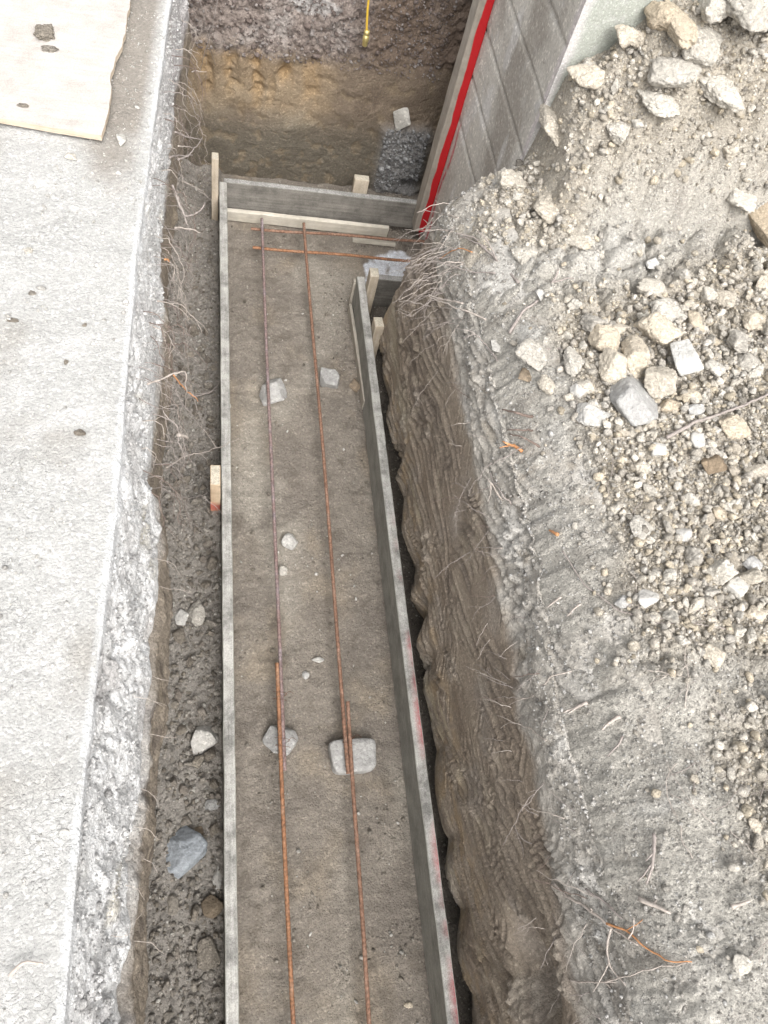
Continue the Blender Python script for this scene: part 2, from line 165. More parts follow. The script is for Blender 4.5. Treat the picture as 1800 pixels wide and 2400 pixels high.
([(0.8621, -0.0204, 1.0396), (0.8778, -0.0355, 1.0608), (0.8994, -0.0527, 1.0871)], 0.0055, 'root_pale', 'thick pale root piece lying above the long orange one', None, 1, 'root'),
([(0.8039, 0.0086, 0.9205), (0.8208, -0.0172, 0.9528), (0.8367, -0.0551, 0.9981)], 0.003, 'root_grey', 'grey root parallel to the long thick one', None, 1, 'root'),
([(0.822, -0.0702, 0.9658), (0.8104, -0.1161, 0.9384), (0.817, -0.1584, 0.9493), (0.8221, -0.1729, 0.9687)], 0.003, 'root_pale', 'root dropping from the orange one toward the bottom', None, 1, 'root'),
([(0.7784, -0.1658, 0.7956), (0.798, -0.1709, 0.8942), (0.8471, -0.1467, 1.0372), (0.8989, -0.1393, 1.0932)], 0.0022, 'root_pale', 'long wiry root near the bottom edge', None, 3, 'root'),
([(0.9963, -0.0545, 1.1475), (1.0129, -0.0484, 1.157), (1.0288, -0.0463, 1.1653)], 0.005, 'root_pale', 'short pale stick at the lower right edge', None, 0, 'root'),
([(1.1964, 1.0545, 1.1525), (1.2961, 1.1055, 1.1554), (1.4248, 1.1487, 1.1604), (1.5435, 1.1888, 1.1886), (1.6254, 1.2259, 1.1771)], 0.0055, 'root_grey', 'long dry grey twig lying across the right rubble', None, 0, 'twig'),
([(0.879, 1.4341, 1.057), (0.9509, 1.404, 1.0874), (1.0189, 1.375, 1.1162)], 0.003, 'root_grey', 'straight grey twig on the soil left of the tan rocks', None, 1, 'twig'),
([(-0.3117, -0.0197, 1.165), (-0.3001, -0.002, 1.165), (-0.2902, 0.0021, 1.165), (-0.2637, -0.0074, 1.165)], 0.004, 'root_pale', 'bent pale twig on the ground at lower left', None, 0, 'twig')]
# ---------------------------------------------------------------- noise
def _h(ix, iy, iz, s):
    x = (ix.astype(np.int64)*374761393 + iy.astype(np.int64)*668265263 + iz.astype(np.int64)*2147483647 + s*974634777) & 0xffffffff
    x = ((x ^ (x >> 13))*1274126177) & 0xffffffff
    x = ((x ^ (x >> 16))*2246822519) & 0xffffffff
    return (x ^ (x >> 15)) & 0xffffffff
_G = np.random.default_rng(3).normal(size=(256,3)); _G /= np.linalg.norm(_G,axis=1)[:,None]
def perlin(x, y, z, s=0):
    x,y,z = np.broadcast_arrays(x,y,z)
    xi,yi,zi = np.floor(x),np.floor(y),np.floor(z); fx,fy,fz = x-xi,y-yi,z-zi
    f = lambda t: t*t*t*(t*(t*6-15)+10)
    u,v,w = f(fx),f(fy),f(fz); out = 0
    for a in (0,1):
        for b in (0,1):
            for c in (0,1):
                g = _G[_h(xi+a,yi+b,zi+c,s) & 255]
                d = g[...,0]*(fx-a)+g[...,1]*(fy-b)+g[...,2]*(fz-c)
                out = out + d*(u if a else 1-u)*(v if b else 1-v)*(w if c else 1-w)
    return out*1.5
def fbm(x, y, z, o=4, s=0, g=.5):
    t = 0; a = 1; n = 0
    for i in range(o):
        t = t + a*perlin(x*2**i, y*2**i, z*2**i, s+i*17); n += a; a *= g
    return t/n
def worley(x, y, z, s=0, two=True):
    """F1, F2, cell id in 2-D (z None) or 3-D"""
    flat = z is None
    if flat: z = np.zeros_like(x)
    x,y,z = np.broadcast_arrays(x,y,z)
    xi,yi,zi = np.floor(x),np.floor(y),np.floor(z)
    f1 = np.full(x.shape, 9.); f2 = np.full(x.shape, 9.); cid = np.zeros(x.shape)
    for a in (-1,0,1):
        for b in (-1,0,1):
            for c in ((0,) if flat else (-1,0,1)):
                h = _h(xi+a,yi+b,zi+c,s)
                px = xi+a+(h&1023)/1023.; py = yi+b+((h>>10)&1023)/1023.; pz = 0 if flat else zi+c+((h>>20)&1023)/1023.
                d = np.sqrt((px-x)**2+(py-y)**2+(pz-(0 if flat else z))**2)
                m = d < f1
                f2 = np.where(m, f1, np.minimum(f2, d)); cid = np.where(m, (h&65535)/65535., cid); f1 = np.where(m, d, f1)
    return f1, f2, cid
def ss(a, b, x):
    t = np.clip((x-a)/(b-a), 0, 1); return t*t*(3-2*t)
def mix(a, b, t): return a + (np.array(b)-a)*t[...,None]
def lumps(x, y, z, sc, s=0):
    """rounded clods: a dome per cell, 0..1"""
    f1,f2,cid = worley(x*sc, y*sc, None if z is None else z*sc, s)
    return np.sqrt(np.clip(f2-f1,0,1))*(.35+.65*cid), cid
def spaced(far_lo, lo, hi, far_hi, st):
    m = list(np.arange(lo, hi+st*.5, st)); d = st
    a = []; p = lo
    while p > far_lo: d *= 1.25; p -= d; a.append(p)
    d = st; b = []; p = m[-1]
    while p < far_hi: d *= 1.25; p += d; b.append(p)
    return np.array(a[::-1]+m+b)
# ---------------------------------------------------------------- materials
def new_mat(name):
    m = bpy.data.materials.new(name); m.use_nodes = True
    nt = m.node_tree; nt.nodes.clear()
    out = nt.nodes.new('ShaderNodeOutputMaterial'); b = nt.nodes.new('ShaderNodeBsdfPrincipled')
    nt.links.new(b.outputs[0], out.inputs[0]); b.inputs['Specular IOR Level'].default_value = .25
    return m, nt, b
def N(nt, t, **k):
    n = nt.nodes.new(t)
    for a, v in k.items():
        if a.startswith('i_'): n.inputs[a[2:].replace('_',' ')].default_value = v
        else: setattr(n, a, v)
    return n
def ramp(nt, src, stops):
    r = nt.nodes.new('ShaderNodeValToRGB'); e = r.color_ramp.elements
    while len(e) > 1: e.remove(e[-1])
    e[0].position = stops[0][0]; e[0].color = (*stops[0][1],1) if not np.isscalar(stops[0][1]) else (stops[0][1],)*3+(1,)
    for p, c in stops[1:]:
        q = e.new(p); q.color = (*c,1) if not np.isscalar(c) else (c,)*3+(1,)
    nt.links.new(src, r.inputs[0]); return r
def mixc(nt, a, b, fac, mode='MIX'):
    m = nt.nodes.new('ShaderNodeMix'); m.data_type = 'RGBA'; m.blend_type = mode
    for s, v in ((m.inputs[0],fac),(m.inputs[6],a),(m.inputs[7],b)):
        if hasattr(v,'links'): nt.links.new(v, s)
        else: s.default_value = v if np.isscalar(v) else (*v,1)
    return m.outputs[2]
def bump(nt, hsrc, b, dist, strength=1., prev=None):
    n = nt.nodes.new('ShaderNodeBump'); n.inputs['Distance'].default_value = dist; n.inputs['Strength'].default_value = strength
    nt.links.new(hsrc, n.inputs['Height'])
    if prev is not None: nt.links.new(prev, n.inputs['Normal'])
    nt.links.new(n.outputs[0], b.inputs['Normal']); return n.outputs[0]
def soil_mat(name, grit=.5, bd=.004, rough=.95, crack=0, spec=.2, obj=False, tint=None, sc=1.):
    m, nt, b = new_mat(name)
    tc = N(nt,'ShaderNodeTexCoord').outputs['Object']
    if tint is not None: tc = N(nt,'ShaderNodeNewGeometry').outputs['Position']
    if tint is None:
        col = N(nt,'ShaderNodeVertexColor', layer_name='Col').outputs[0]
    else:
        oi = N(nt,'ShaderNodeObjectInfo')
        col = ramp(nt, oi.outputs['Random'], [(i/(len(tint)-1),c) for i,c in enumerate(tint)]).outputs[0]
    n1 = N(nt,'ShaderNodeTexNoise', i_Scale=90.*sc, i_Detail=6., i_Roughness=.7); nt.links.new(tc, n1.inputs[0])
    n2 = N(nt,'ShaderNodeTexNoise', i_Scale=420.*sc, i_Detail=3., i_Roughness=.7); nt.links.new(tc, n2.inputs[0])
    r1 = ramp(nt, n1.outputs[0], [(.25,1-grit*.6),(.5,1.),(.75,1+grit*.5)])
    r2 = ramp(nt, n2.outputs[0], [(.3,1-grit*.55),(.5,1.),(.72,1+grit*.45)])
    col = mixc(nt, mixc(nt, col, r1.outputs[0], 1., 'MULTIPLY'), r2.outputs[0], 1., 'MULTIPLY')
    v = N(nt,'ShaderNodeTexVoronoi', i_Scale=170.*sc, i_Randomness=1.); nt.links.new(tc, v.inputs[0])
    sp = N(nt,'ShaderNodeSeparateColor'); nt.links.new(v.outputs['Color'], sp.inputs[0])
    col = mixc(nt, col, ramp(nt, sp.outputs[0], [(0,.78),(.6,1.),(.9,1.05),(.96,1.5)]).outputs[0], .6, 'MULTIPLY')
    nt.links.new(col, b.inputs['Base Color'])
    b.inputs['Roughness'].default_value = rough; b.inputs['Specular IOR Level'].default_value = spec
    inv = N(nt,'ShaderNodeMath', operation='MULTIPLY'); inv.inputs[1].default_value = -1; nt.links.new(v.outputs['Distance'], inv.inputs[0])
    p = bump(nt, n1.outputs[0], b, bd*2.2)
    p = bump(nt, inv.outputs[0], b, bd*.8, .8, p)
    p = bump(nt, n2.outputs[0], b, bd*.5, 1., p)
    if crack:
        mp = N(nt,'ShaderNodeTexNoise', i_Scale=18., i_Detail=4.); nt.links.new(tc, mp.inputs[0])
        ad = N(nt,'ShaderNodeVectorMath', operation='MULTIPLY_ADD'); nt.links.new(mp.outputs['Color'], ad.inputs[0]); ad.inputs[1].default_value=(.11,)*3; nt.links.new(tc, ad.inputs[2])
        cv = N(nt,'ShaderNodeTexVoronoi', feature='DISTANCE_TO_EDGE', i_Scale=34.); nt.links.new(ad.outputs[0], cv.inputs[0])
        cn = N(nt,'ShaderNodeTexNoise', i_Scale=5., i_Detail=2.); nt.links.new(tc, cn.inputs[0])
        mk = ramp(nt, cn.outputs[0], [(.46,0.),(.6,1.)])
        cr = ramp(nt, cv.outputs['Distance'], [(0.,0.),(.05,1.)])
        mm = N(nt,'ShaderNodeMix'); nt.links.new(mk.outputs[0], mm.inputs[0]); mm.inputs[2].default_value=1.; nt.links.new(cr.outputs[0], mm.inputs[3])
        bump(nt, mm.outputs[0], b, crack, 1., p)
    return m
M = {}
M['soil'] = soil_mat('moist_soil', .36, .0035)
M['dry'] = soil_mat('dry_dusty_soil', .24, .0025, crack=.0010)
M['clod'] = soil_mat('dry_clod', .5, .005)
M['clay'] = soil_mat('cut_clay', .38, .0028, rough=.8, spec=.3)
M['rock_tan'] = soil_mat('tan_stone', .35, .005, tint=[(.52,.43,.32),(.60,.52,.41),(.64,.58,.49),(.55,.465,.355)], sc=.8)
M['clod_pale'] = soil_mat('pale_clods', .35, .005, tint=[(.50,.445,.37),(.59,.54,.46),(.54,.51,.46),(.64,.60,.53),(.46,.43,.385)], sc=.8)
M['clod_dark'] = soil_mat('damp_clods', .4, .005, tint=[(.20,.175,.145),(.26,.23,.19),(.28,.255,.22),(.23,.20,.17)], sc=.8)
M['rock_grey'] = soil_mat('grey_stone', .3, .003, rough=.7, tint=[(.37,.362,.35),(.42,.41,.395),(.33,.325,.315),(.45,.44,.42)], sc=.6)
M['chunk'] = soil_mat('pale_concrete_chunk', .22, .003, rough=.8, tint=[(.52,.51,.485),(.52,.51,.485)], sc=.6)
M['rock_blue'] = soil_mat('blue_grey_stone', .35, .004, rough=.6, tint=[(.27,.29,.31),(.27,.29,.31)], sc=.4)
M['rock_white'] = soil_mat('whitish_stone', .25, .003, tint=[(.50,.48,.44),(.46,.445,.42),(.53,.51,.475)], sc=.6)
M['rock_brown'] = soil_mat('brown_stone', .35, .004, tint=[(.25,.19,.13),(.21,.17,.125),(.28,.22,.16)], sc=.6)
def wood_mat(name, c0, c1, rough=.75, sc=(6,60,60), speck=0., red=None, stain=.3, redc=(.45,.016,.02)):
    m, nt, b = new_mat(name)
    tc = N(nt,'ShaderNodeTexCoord').outputs['Object']
    mp = N(nt,'ShaderNodeMapping'); nt.links.new(tc, mp.inputs[0]); mp.inputs['Scale'].default_value = sc
    n = N(nt,'ShaderNodeTexNoise', i_Scale=1., i_Detail=6., i_Roughness=.65); nt.links.new(mp.outputs[0], n.inputs[0])
    col = ramp(nt, n.outputs[0], [(.3,c0),(.7,c1)]).outputs[0]
    n2 = N(nt,'ShaderNodeTexNoise', i_Scale=14., i_Detail=6., i_Roughness=.7); nt.links.new(tc, n2.inputs[0])
    col = mixc(nt, col, ramp(nt, n2.outputs[0], [(.35,1-stain),(.55,1.),(.75,1+stain*.5)]).outputs[0], 1., 'MULTIPLY')
    n3 = N(nt,'ShaderNodeTexNoise', i_Scale=260., i_Detail=3.); nt.links.new(tc, n3.inputs[0])
    if speck:
        col = mixc(nt, col, ramp(nt, n3.outputs[0], [(.35,1-speck),(.5,1.),(.68,1+speck)]).outputs[0], 1., 'MULTIPLY')
    if red is not None:
        rc = red(nt, tc); col = mixc(nt, col, redc, rc)
    nt.links.new(col, b.inputs['Base Color']); b.inputs['Roughness'].default_value = rough
    p = bump(nt, n.outputs[0], b, .0012)
    bump(nt, n3.outputs[0], b, .0010 if speck else .0004, 1., p)
    return m
def red_between(axis, lo, hi, soft=.01, namp=.012, nsc=25., xaxis=None, xlo=None):
    """paint where the object coordinate lies between lo and hi, with a wandering sprayed edge"""
    def f(nt, tc):
        s = N(nt,'ShaderNodeSeparateXYZ'); nt.links.new(tc, s.inputs[0])
        n = N(nt,'ShaderNodeTexNoise', i_Scale=nsc, i_Detail=4.); nt.links.new(tc, n.inputs[0])
        a = N(nt,'ShaderNodeMath', operation='MULTIPLY_ADD'); nt.links.new(n.outputs[0], a.inputs[0]); a.inputs[1].default_value = namp*2; 
        nt.links.new(s.outputs[axis], a.inputs[2])
        m1 = N(nt,'ShaderNodeMapRange'); nt.links.new(a.outputs[0], m1.inputs[0]); m1.inputs[1].default_value = lo+namp; m1.inputs[2].default_value = lo+namp+soft
        m2 = N(nt,'ShaderNodeMapRange'); nt.links.new(a.outputs[0], m2.inputs[0]); m2.inputs[1].default_value = hi+namp+soft; m2.inputs[2].default_value = hi+namp
        q = N(nt,'ShaderNodeMath', operation='MULTIPLY'); nt.links.new(m1.outputs[0], q.inputs[0]); nt.links.new(m2.outputs[0], q.inputs[1])
        return q.outputs[0]
    return f
M['form'] = wood_mat('concrete_stained_board', (.235,.23,.205), (.34,.335,.305), speck=.1, sc=(110,3,110))
M['form_top'] = wood_mat('dusty_board_edge', (.28,.272,.25), (.46,.45,.425), speck=.2, sc=(110,5,110), stain=.55)
M['form_x'] = wood_mat('dark_stained_board', (.15,.14,.125), (.26,.245,.22), speck=.12, sc=(3,90,90), stain=.35)
M['form_x_top'] = wood_mat('dusty_board_top', (.27,.27,.255), (.38,.37,.355), speck=.35, sc=(6,60,60))
M['pale'] = wood_mat('fresh_pale_wood', (.46,.42,.35), (.60,.56,.49), sc=(5,90,90), stain=.2)
M['pale_y'] = wood_mat('fresh_pale_wood_long', (.34,.31,.26), (.46,.42,.36), sc=(90,5,90), stain=.2)
M['stake'] = wood_mat('stake_wood', (.43,.36,.27), (.56,.49,.40), sc=(60,60,5), stain=.2, speck=.1)
M['stake_top'] = wood_mat('stake_end_grain', (.48,.43,.34), (.60,.56,.47), sc=(90,90,90), speck=.3)
M['stake_red'] = wood_mat('stake_wood_with_red_paint', (.45,.33,.22), (.58,.46,.33), sc=(60,60,5), stain=.2, redc=(.45,.14,.10), red=red_between(2,-.06,.0,.03,.03,20.))
M['form_red'] = wood_mat('dusty_board_with_red_spray', (.28,.272,.25), (.46,.45,.425), stain=.55, speck=.2, sc=(60,6,60), red=None)
M['corner'] = wood_mat('weathered_board_with_red_edge', (.30,.265,.225), (.40,.36,.31), sc=(60,60,5), stain=.2, red=red_between(0,-.007,.2,.003,.014,6.))
M['ply'] = wood_mat('dusty_plywood', (.41,.38,.35), (.48,.45,.42), sc=(10,80,80), stain=.15, speck=.1)
M['ply_edge'] = wood_mat('plywood_edge', (.45,.36,.27), (.6,.52,.42), sc=(8,8,300), stain=.2)
def rust_mat(name, c0, c1, c2):
    m, nt, b = new_mat(name); tc = N(nt,'ShaderNodeTexCoord').outputs['Object']
    n = N(nt,'ShaderNodeTexNoise', i_Scale=7., i_Detail=7., i_Roughness=.75); nt.links.new(tc, n.inputs[0])
    n2 = N(nt,'ShaderNodeTexNoise', i_Scale=120., i_Detail=3.); nt.links.new(tc, n2.inputs[0])
    col = ramp(nt, n.outputs[0], [(.3,c0),(.5,c1),(.72,c2)]).outputs[0]
    col = mixc(nt, col, ramp(nt, n2.outputs[0], [(.35,.65),(.5,1.),(.7,1.4)]).outputs[0], 1., 'MULTIPLY')
    nt.links.new(col, b.inputs['Base Color']); b.inputs['Roughness'].default_value = .75
    bump(nt, n2.outputs[0], b, .001); return m
M['rust'] = rust_mat('orange_rusted_steel', (.16,.09,.065), (.26,.13,.07), (.30,.19,.13))
M['rust_dark'] = rust_mat('brown_rusted_steel', (.13,.08,.06), (.22,.125,.085), (.30,.21,.165))
M['rust_grey'] = rust_mat('grey_brown_steel', (.16,.10,.085), (.22,.16,.15), (.24,.22,.24))
def flat_mat(name, c, rough=.7, metal=0., var=.25, sc=120.):
    m, nt, b = new_mat(name); tc = N(nt,'ShaderNodeTexCoord').outputs['Object']
    n = N(nt,'ShaderNodeTexNoise', i_Scale=sc, i_Detail=4.); nt.links.new(tc, n.inputs[0])
    nt.links.new(mixc(nt, c, ramp(nt, n.outputs[0], [(.3,1-var),(.7,1+var)]).outputs[0], 1., 'MULTIPLY'), b.inputs['Base Color'])
    b.inputs['Roughness'].default_value = rough; b.inputs['Metallic'].default_value = metal; bump(nt, n.outputs[0], b, .0006); return m
M['root_pale'] = flat_mat('dry_pale_root', (.42,.37,.33)); M['root_grey'] = flat_mat('dusty_grey_root', (.29,.255,.235))
M['root_dark'] = flat_mat('dark_brown_root', (.17,.13,.11)); M['root_orange'] = flat_mat('fresh_orange_root', (.50,.25,.12))
M['cable'] = flat_mat('yellow_cable_jacket', (.55,.36,.05), .45, var=.08); M['brass'] = flat_mat('brass', (.70,.58,.25), .35, .7, .1)
M['wire'] = flat_mat('rusty_tie_wire', (.12,.06,.04), .7)
M['wall'] = soil_mat('weathered_form_face', .25, .0018, rough=.85, sc=.7)
M['conc'] = soil_mat('speckled_concrete', .3, .0015, rough=.9, sc=1.6)
# ---------------------------------------------------------------- mesh helpers
def set_col(me, col):
    a = me.color_attributes.new('Col','FLOAT_COLOR','POINT')
    c = np.ones((len(me.vertices),4), np.float32); c[:,:3] = np.clip(col.reshape(-1,3),0.003,.9); a.data.foreach_set('color', c.ravel())
def mesh_from(name, v, f, mat, col=None, smooth=True):
    me = bpy.data.meshes.new(name); v = np.asarray(v,np.float32); f = np.asarray(f,np.int32)
    me.vertices.add(len(v)); me.vertices.foreach_set('co', v.ravel())
    k = f.shape[1]; me.loops.add(f.size); me.loops.foreach_set('vertex_index', f.ravel())
    me.polygons.add(len(f)); me.polygons.foreach_set('loop_start', np.arange(0,f.size,k,dtype=np.int32))
    me.polygons.foreach_set('loop_total', np.full(len(f),k,np.int32))
    me.polygons.foreach_set('use_smooth', np.full(len(f),smooth)); me.update(calc_edges=True)
    if mat: me.materials.append(mat)
    if col is not None: set_col(me, col)
    return me
def link(name, me, parent=None, loc=None):
    o = bpy.data.objects.new(name, me); C.objects.link(o)
    if parent is not None: o.parent = parent
    if loc is not None: o.location = loc
    return o
def tag(o, label=None, cat=None, group=None, kind=None):
    if label: o['label'] = label
    if cat: o['category'] = cat
    if group: o['group'] = group
    if kind: o['kind'] = kind
    return o
def sheet(name, Pt, col, mat, keep=None, flip=False):
    nu, nv = Pt.shape[:2]; i = np.arange(nu*nv).reshape(nu,nv)
    q = np.stack([i[:-1,:-1],i[1:,:-1],i[1:,1:],i[:-1,1:]],-1)
    if flip: q = q[...,::-1]
    if keep is not None: q = q[keep[:-1,:-1]&keep[1:,1:]]
    q = q.reshape(-1,4)
    used = np.unique(q); rm = np.full(nu*nv,-1); rm[used] = np.arange(len(used))
    return mesh_from(name, Pt.reshape(-1,3)[used], rm[q], mat, col.reshape(-1,3)[used])
def bevel_box(bm, x0,x1,y0,y1,z0,z1, bev=.003, mat_i=0, top_i=None, wob=0.):
    v = [bm.verts.new((x,y,z)) for x in (x0,x1) for y in (y0,y1) for z in (z0,z1)]
    fs = []
    for idx,mi in (((0,1,3,2),mat_i),((4,6,7,5),mat_i),((0,4,5,1),mat_i),((2,3,7,6),mat_i),((0,2,6,4),mat_i),((1,5,7,3),mat_i if top_i is None else top_i)):
        f = bm.faces.new([v[k] for k in idx]); f.material_index = mi; fs.append(f)
    es = list({e for f in fs for e in f.edges})
    r = bmesh.ops.bevel(bm, geom=es, offset=bev, segments=2, affect='EDGES', profile=.6)
def board(name, size, loc, rot, mats, parent=None, cuts=None, bev=.003, wob=.0015, seed=0):
    """timber: box from -size/2 to size/2, its edges worn and its faces slightly uneven"""
    bm = bmesh.new(); sx,sy,sz = [s/2 for s in size]
    bevel_box(bm,-sx,sx,-sy,sy,-sz,sz,bev,0,1 if len(mats)>1 else None)
    n = max(2,int(max(size)/.03)); ax = int(np.argmax(size))
    for k in range(1,n):
        c = [0,0,0]; c[ax] = -size[ax]/2+size[ax]*k/n; nn=[0,0,0]; nn[ax]=1
        bmesh.ops.bisect_plane(bm, geom=bm.verts[:]+bm.edges[:]+bm.faces[:], plane_co=c, plane_no=nn)
    co = np.array([v.co for v in bm.verts]); o = seed*3.7
    for a in range(3):
        d = perlin(co[:,0]*9+o, co[:,1]*9+a*5, co[:,2]*9, 31)*wob + perlin(co[:,0]*60+o, co[:,1]*60+a*5, co[:,2]*60, 31)*wob*.5
        if a != ax:
            for v, q in zip(bm.verts, d): v.co[a] += q
    me = bpy.data.meshes.new(name); bm.normal_update(); bm.to_mesh(me); bm.free()
    for m in mats: me.materials.append(m)
    ob = link(name, me, parent); ob.location = loc; ob.rotation_euler = rot; return ob
_ico = {}
def ico(n):
    if n not in _ico:
        bm = bmesh.new(); bmesh.ops.create_icosphere(bm, subdivisions=n, radius=1)
        _ico[n] = (np.array([v.co for v in bm.verts]), np.array([[v.index for v in f.verts] for f in bm.faces])); bm.free()
    return _ico[n]
def rock_shape(n, r, planes=9, rough=.06, soft=14., sq=(1,1,1), crumb=0.):
    d, f = ico(n); d = d/np.linalg.norm(d,axis=1)[:,None]
    k = r.normal(size=(planes,3)); k /= np.linalg.norm(k,axis=1)[:,None]; h = r.uniform(.62,1.,planes)
    Q,_ = np.linalg.qr(r.normal(size=(3,3))); k = np.vstack([k, Q, -Q]); h = np.concatenate([h, r.uniform(.85,1.,6)])
    t = np.clip(d@k.T,0.02,None); rad = h/t
    R = 1/np.power(np.sum(rad**-soft,axis=1), 1/soft)
    s = int(r.integers(1000)); R = R*(1+rough*fbm(d[:,0]*2.5,d[:,1]*2.5,d[:,2]*2.5,4,s))
    if crumb: 
        l,_ = lumps(d[:,0],d[:,1],d[:,2],3.,s); R = R*(1+crumb*(l-.4))
    v = d*R[:,None]*np.array(sq); return v, f
# ---------------------------------------------------------------- terrain functions
GZ = 1.15
ti = lambda tab: (np.array([a for a,_ in tab]), np.array([b for _,b in tab]))
def interp(y, tab): a,b = ti(tab); return np.interp(y,a,b)
def xs_left(y): return interp(y,[(-3,-.25),(-.1,-.229),(.3,-.224),(.83,-.2),(1.6,-.19),(2.07,-.168),(2.8,-.13),(3.6,-.09)])
def lip_left(y): return interp(y,[(-3,-.15),(-.15,-.145),(.24,-.14),(.58,-.116),(.9,-.113),(1.05,-.125),(1.13,-.158),(1.27,-.148),(1.64,-.128),(2.0,-.158),(2.6,-.133),(3.1,-.106),(3.7,-.063)])
def x_left(y,z):
    xs, xl = xs_left(y), lip_left(y)
    tab = [(0,0,-.075),(.3,0,-.035),(.6,0,0),(.78,.0,-.006),(.84,.22,.0),(1.0,.55,.0),(1.10,.88,0),(1.15,1,0)]
    zz = np.array([t[0] for t in tab]); w = np.interp(z,zz,[t[1] for t in tab]); o = np.interp(z,zz,[t[2] for t in tab])
    return xl+(xs-xl)*w+o
def x_right(y,z):
    base = np.interp(z,[0,.05,.085,.13,.30,.6,.8,.9,.97,1.03,1.08,1.12,1.2],[.80,.785,.745,.728,.732,.760,.785,.81,.84,.875,.92,.97,1.1])
    top = np.interp(y,[-3,-.2,.4,1.0,1.6,2.1],[-.03,-.02,-.02,.0,-.03,-.05])*ss(.7,1.1,z)
    y0 = np.interp(z,[0,.3,.5,1.0,1.2],[2.40,2.36,2.34,2.22,2.2])
    turn = .34*ss(0,.24,y-y0+.10)
    return base+top+turn
# ---------------------------------------------------------------- right bank face
def right_disp(y,z):
    l1,_ = lumps(0*y,y,z,15.,71); l2,_ = lumps(0*y,y,z,40.,72); l3,_=lumps(0*y,y,z,90.,73)
    gtop = .80+.05*fbm(y*2.2,0*y,0*y,3,74)+.04*fbm(y*9,z*3,0*y,2,75)+.10*ss(.9,.5,y)*0 - .1*ss(1.3,1.9,y)*0
    up = ss(gtop-.03,gtop+.03,z)
    q = z+(.20+.10*ss(1.2,.2,y))*y+.018*fbm(y*2.,z*5,0*y,2,77)
    grv = perlin(q*24,y*1.5,0*y,78)*.45+perlin(q*62,y*3.5,0*y,79)*.35-np.abs(perlin(q*40,y*2.5,0*y,80))*.5+.12
    rg = .12+1.1*ss(-.1,.35,fbm(y*3.5,z*6,0*y,2,81))+.7*ss(1.35,1.6,y)
    lipw = np.exp(-((z-.14)/.12)**2)
    scal = .030*(np.abs(((y*4.2+.9*fbm(y*2.3,0*y,0*y,2,82))%1)-.5)*2)**1.5*(.6+1.2*ss(-.2,.3,fbm(y*1.7,0*y,0*y,2,88)))
    d = (1-up)*(-.004*grv*rg -.012*ss(.25,.45,fbm(y*4+9,z*5,0*y,3,84))*(l1)) 
    d = d - up*((.030*(l1-.4)+.014*(l2-.4))*(.3+ss(-.05,.3,fbm(y*4,z*4,0*y,2,89)))+.004*(l3-.4)+.010*fbm(y*14,z*14,0*y,3,90)) - (.028-.016*(1-up))*fbm(y*3,z*4,0*y,3,85) + lipw*(scal-.008)
    d = d+.003*fbm(y*50,z*50,0*y,2,86)*(.3+up)+.004*perlin(y*3.5,z*9,0*y,87)
    d = d+.11*np.exp(-(((y+.16+.3*(z-.6))/.10)**2+((z-.60)/.085)**2)**1.5)
    return d, up, gtop, grv
def pile_wall(x): return np.interp(x,[1.0,1.06,1.085,1.2,1.31,1.6,3],[1.10,1.14,1.41,1.53,1.64,1.74,1.9])
def g_right(x,y):
    b = GZ-.02+.03*fbm(x*2.2,y*2.2,0*x,3,5)
    e = x-x_right(y,.97+0*y); e = e-right_disp(y,.955+0*y)[0]*.85*ss(.09,.0,e)
    b = b-np.interp(e,[-.06,-.03,-.016,.0,.04,.09,.16,.24],[1.,.6,.32,.18,.115,.065,.02,0]) + .05*ss(1.2,1.8,x)+.02*ss(.4,0.,y)
    w = ss(1.8,2.22,y)*ss(1.03,1.09,x)
    return b+(pile_wall(x)-b)*w
# ---------------------------------------------------------------- trench floor
def floor_z(x,y,full=True):
    z = .016*fbm(x*5,y*5,0*x,3,11)+.007*fbm(x*14,y*14,0*x,3,14)*ss(-.1,.2,fbm(x*3,y*3,0*x,2,15)) 
    z = z + .022*ss(2.045,2.058,y+.03*fbm(x*14,y*3,0*x,2,3))*ss(.0,.1,x)*ss(.72,.6,x)*ss(2.7,2.3,y)
    ch = ss(.06,.03,x); z = z + ch*(.035+.05*np.exp(-((y-1.42)/.12)**2)*ss(-.1,.04,x)) + .05*ss(.70,.76,x)*ss(2.6,2.5,y)*ss(1.9,2.2,y)
    z = z + .05*ss(-.06,-.16,x)
    if full:
        l,_ = lumps(x,y,None,22.,5); l2,_ = lumps(x,y,None,60.,6)
        cl = ch*.9+.14+.5*ss(.52,.62,x)*ss(2.6,2.,y)*ss(1.2,1.9,y)+.12*fbm(x*6,y*6,0*x,2,9)
        z = z + np.clip(cl,0,1)*(l*.012+l2*.010) + .006*fbm(x*35,y*35,0*x,3,12)
    return z
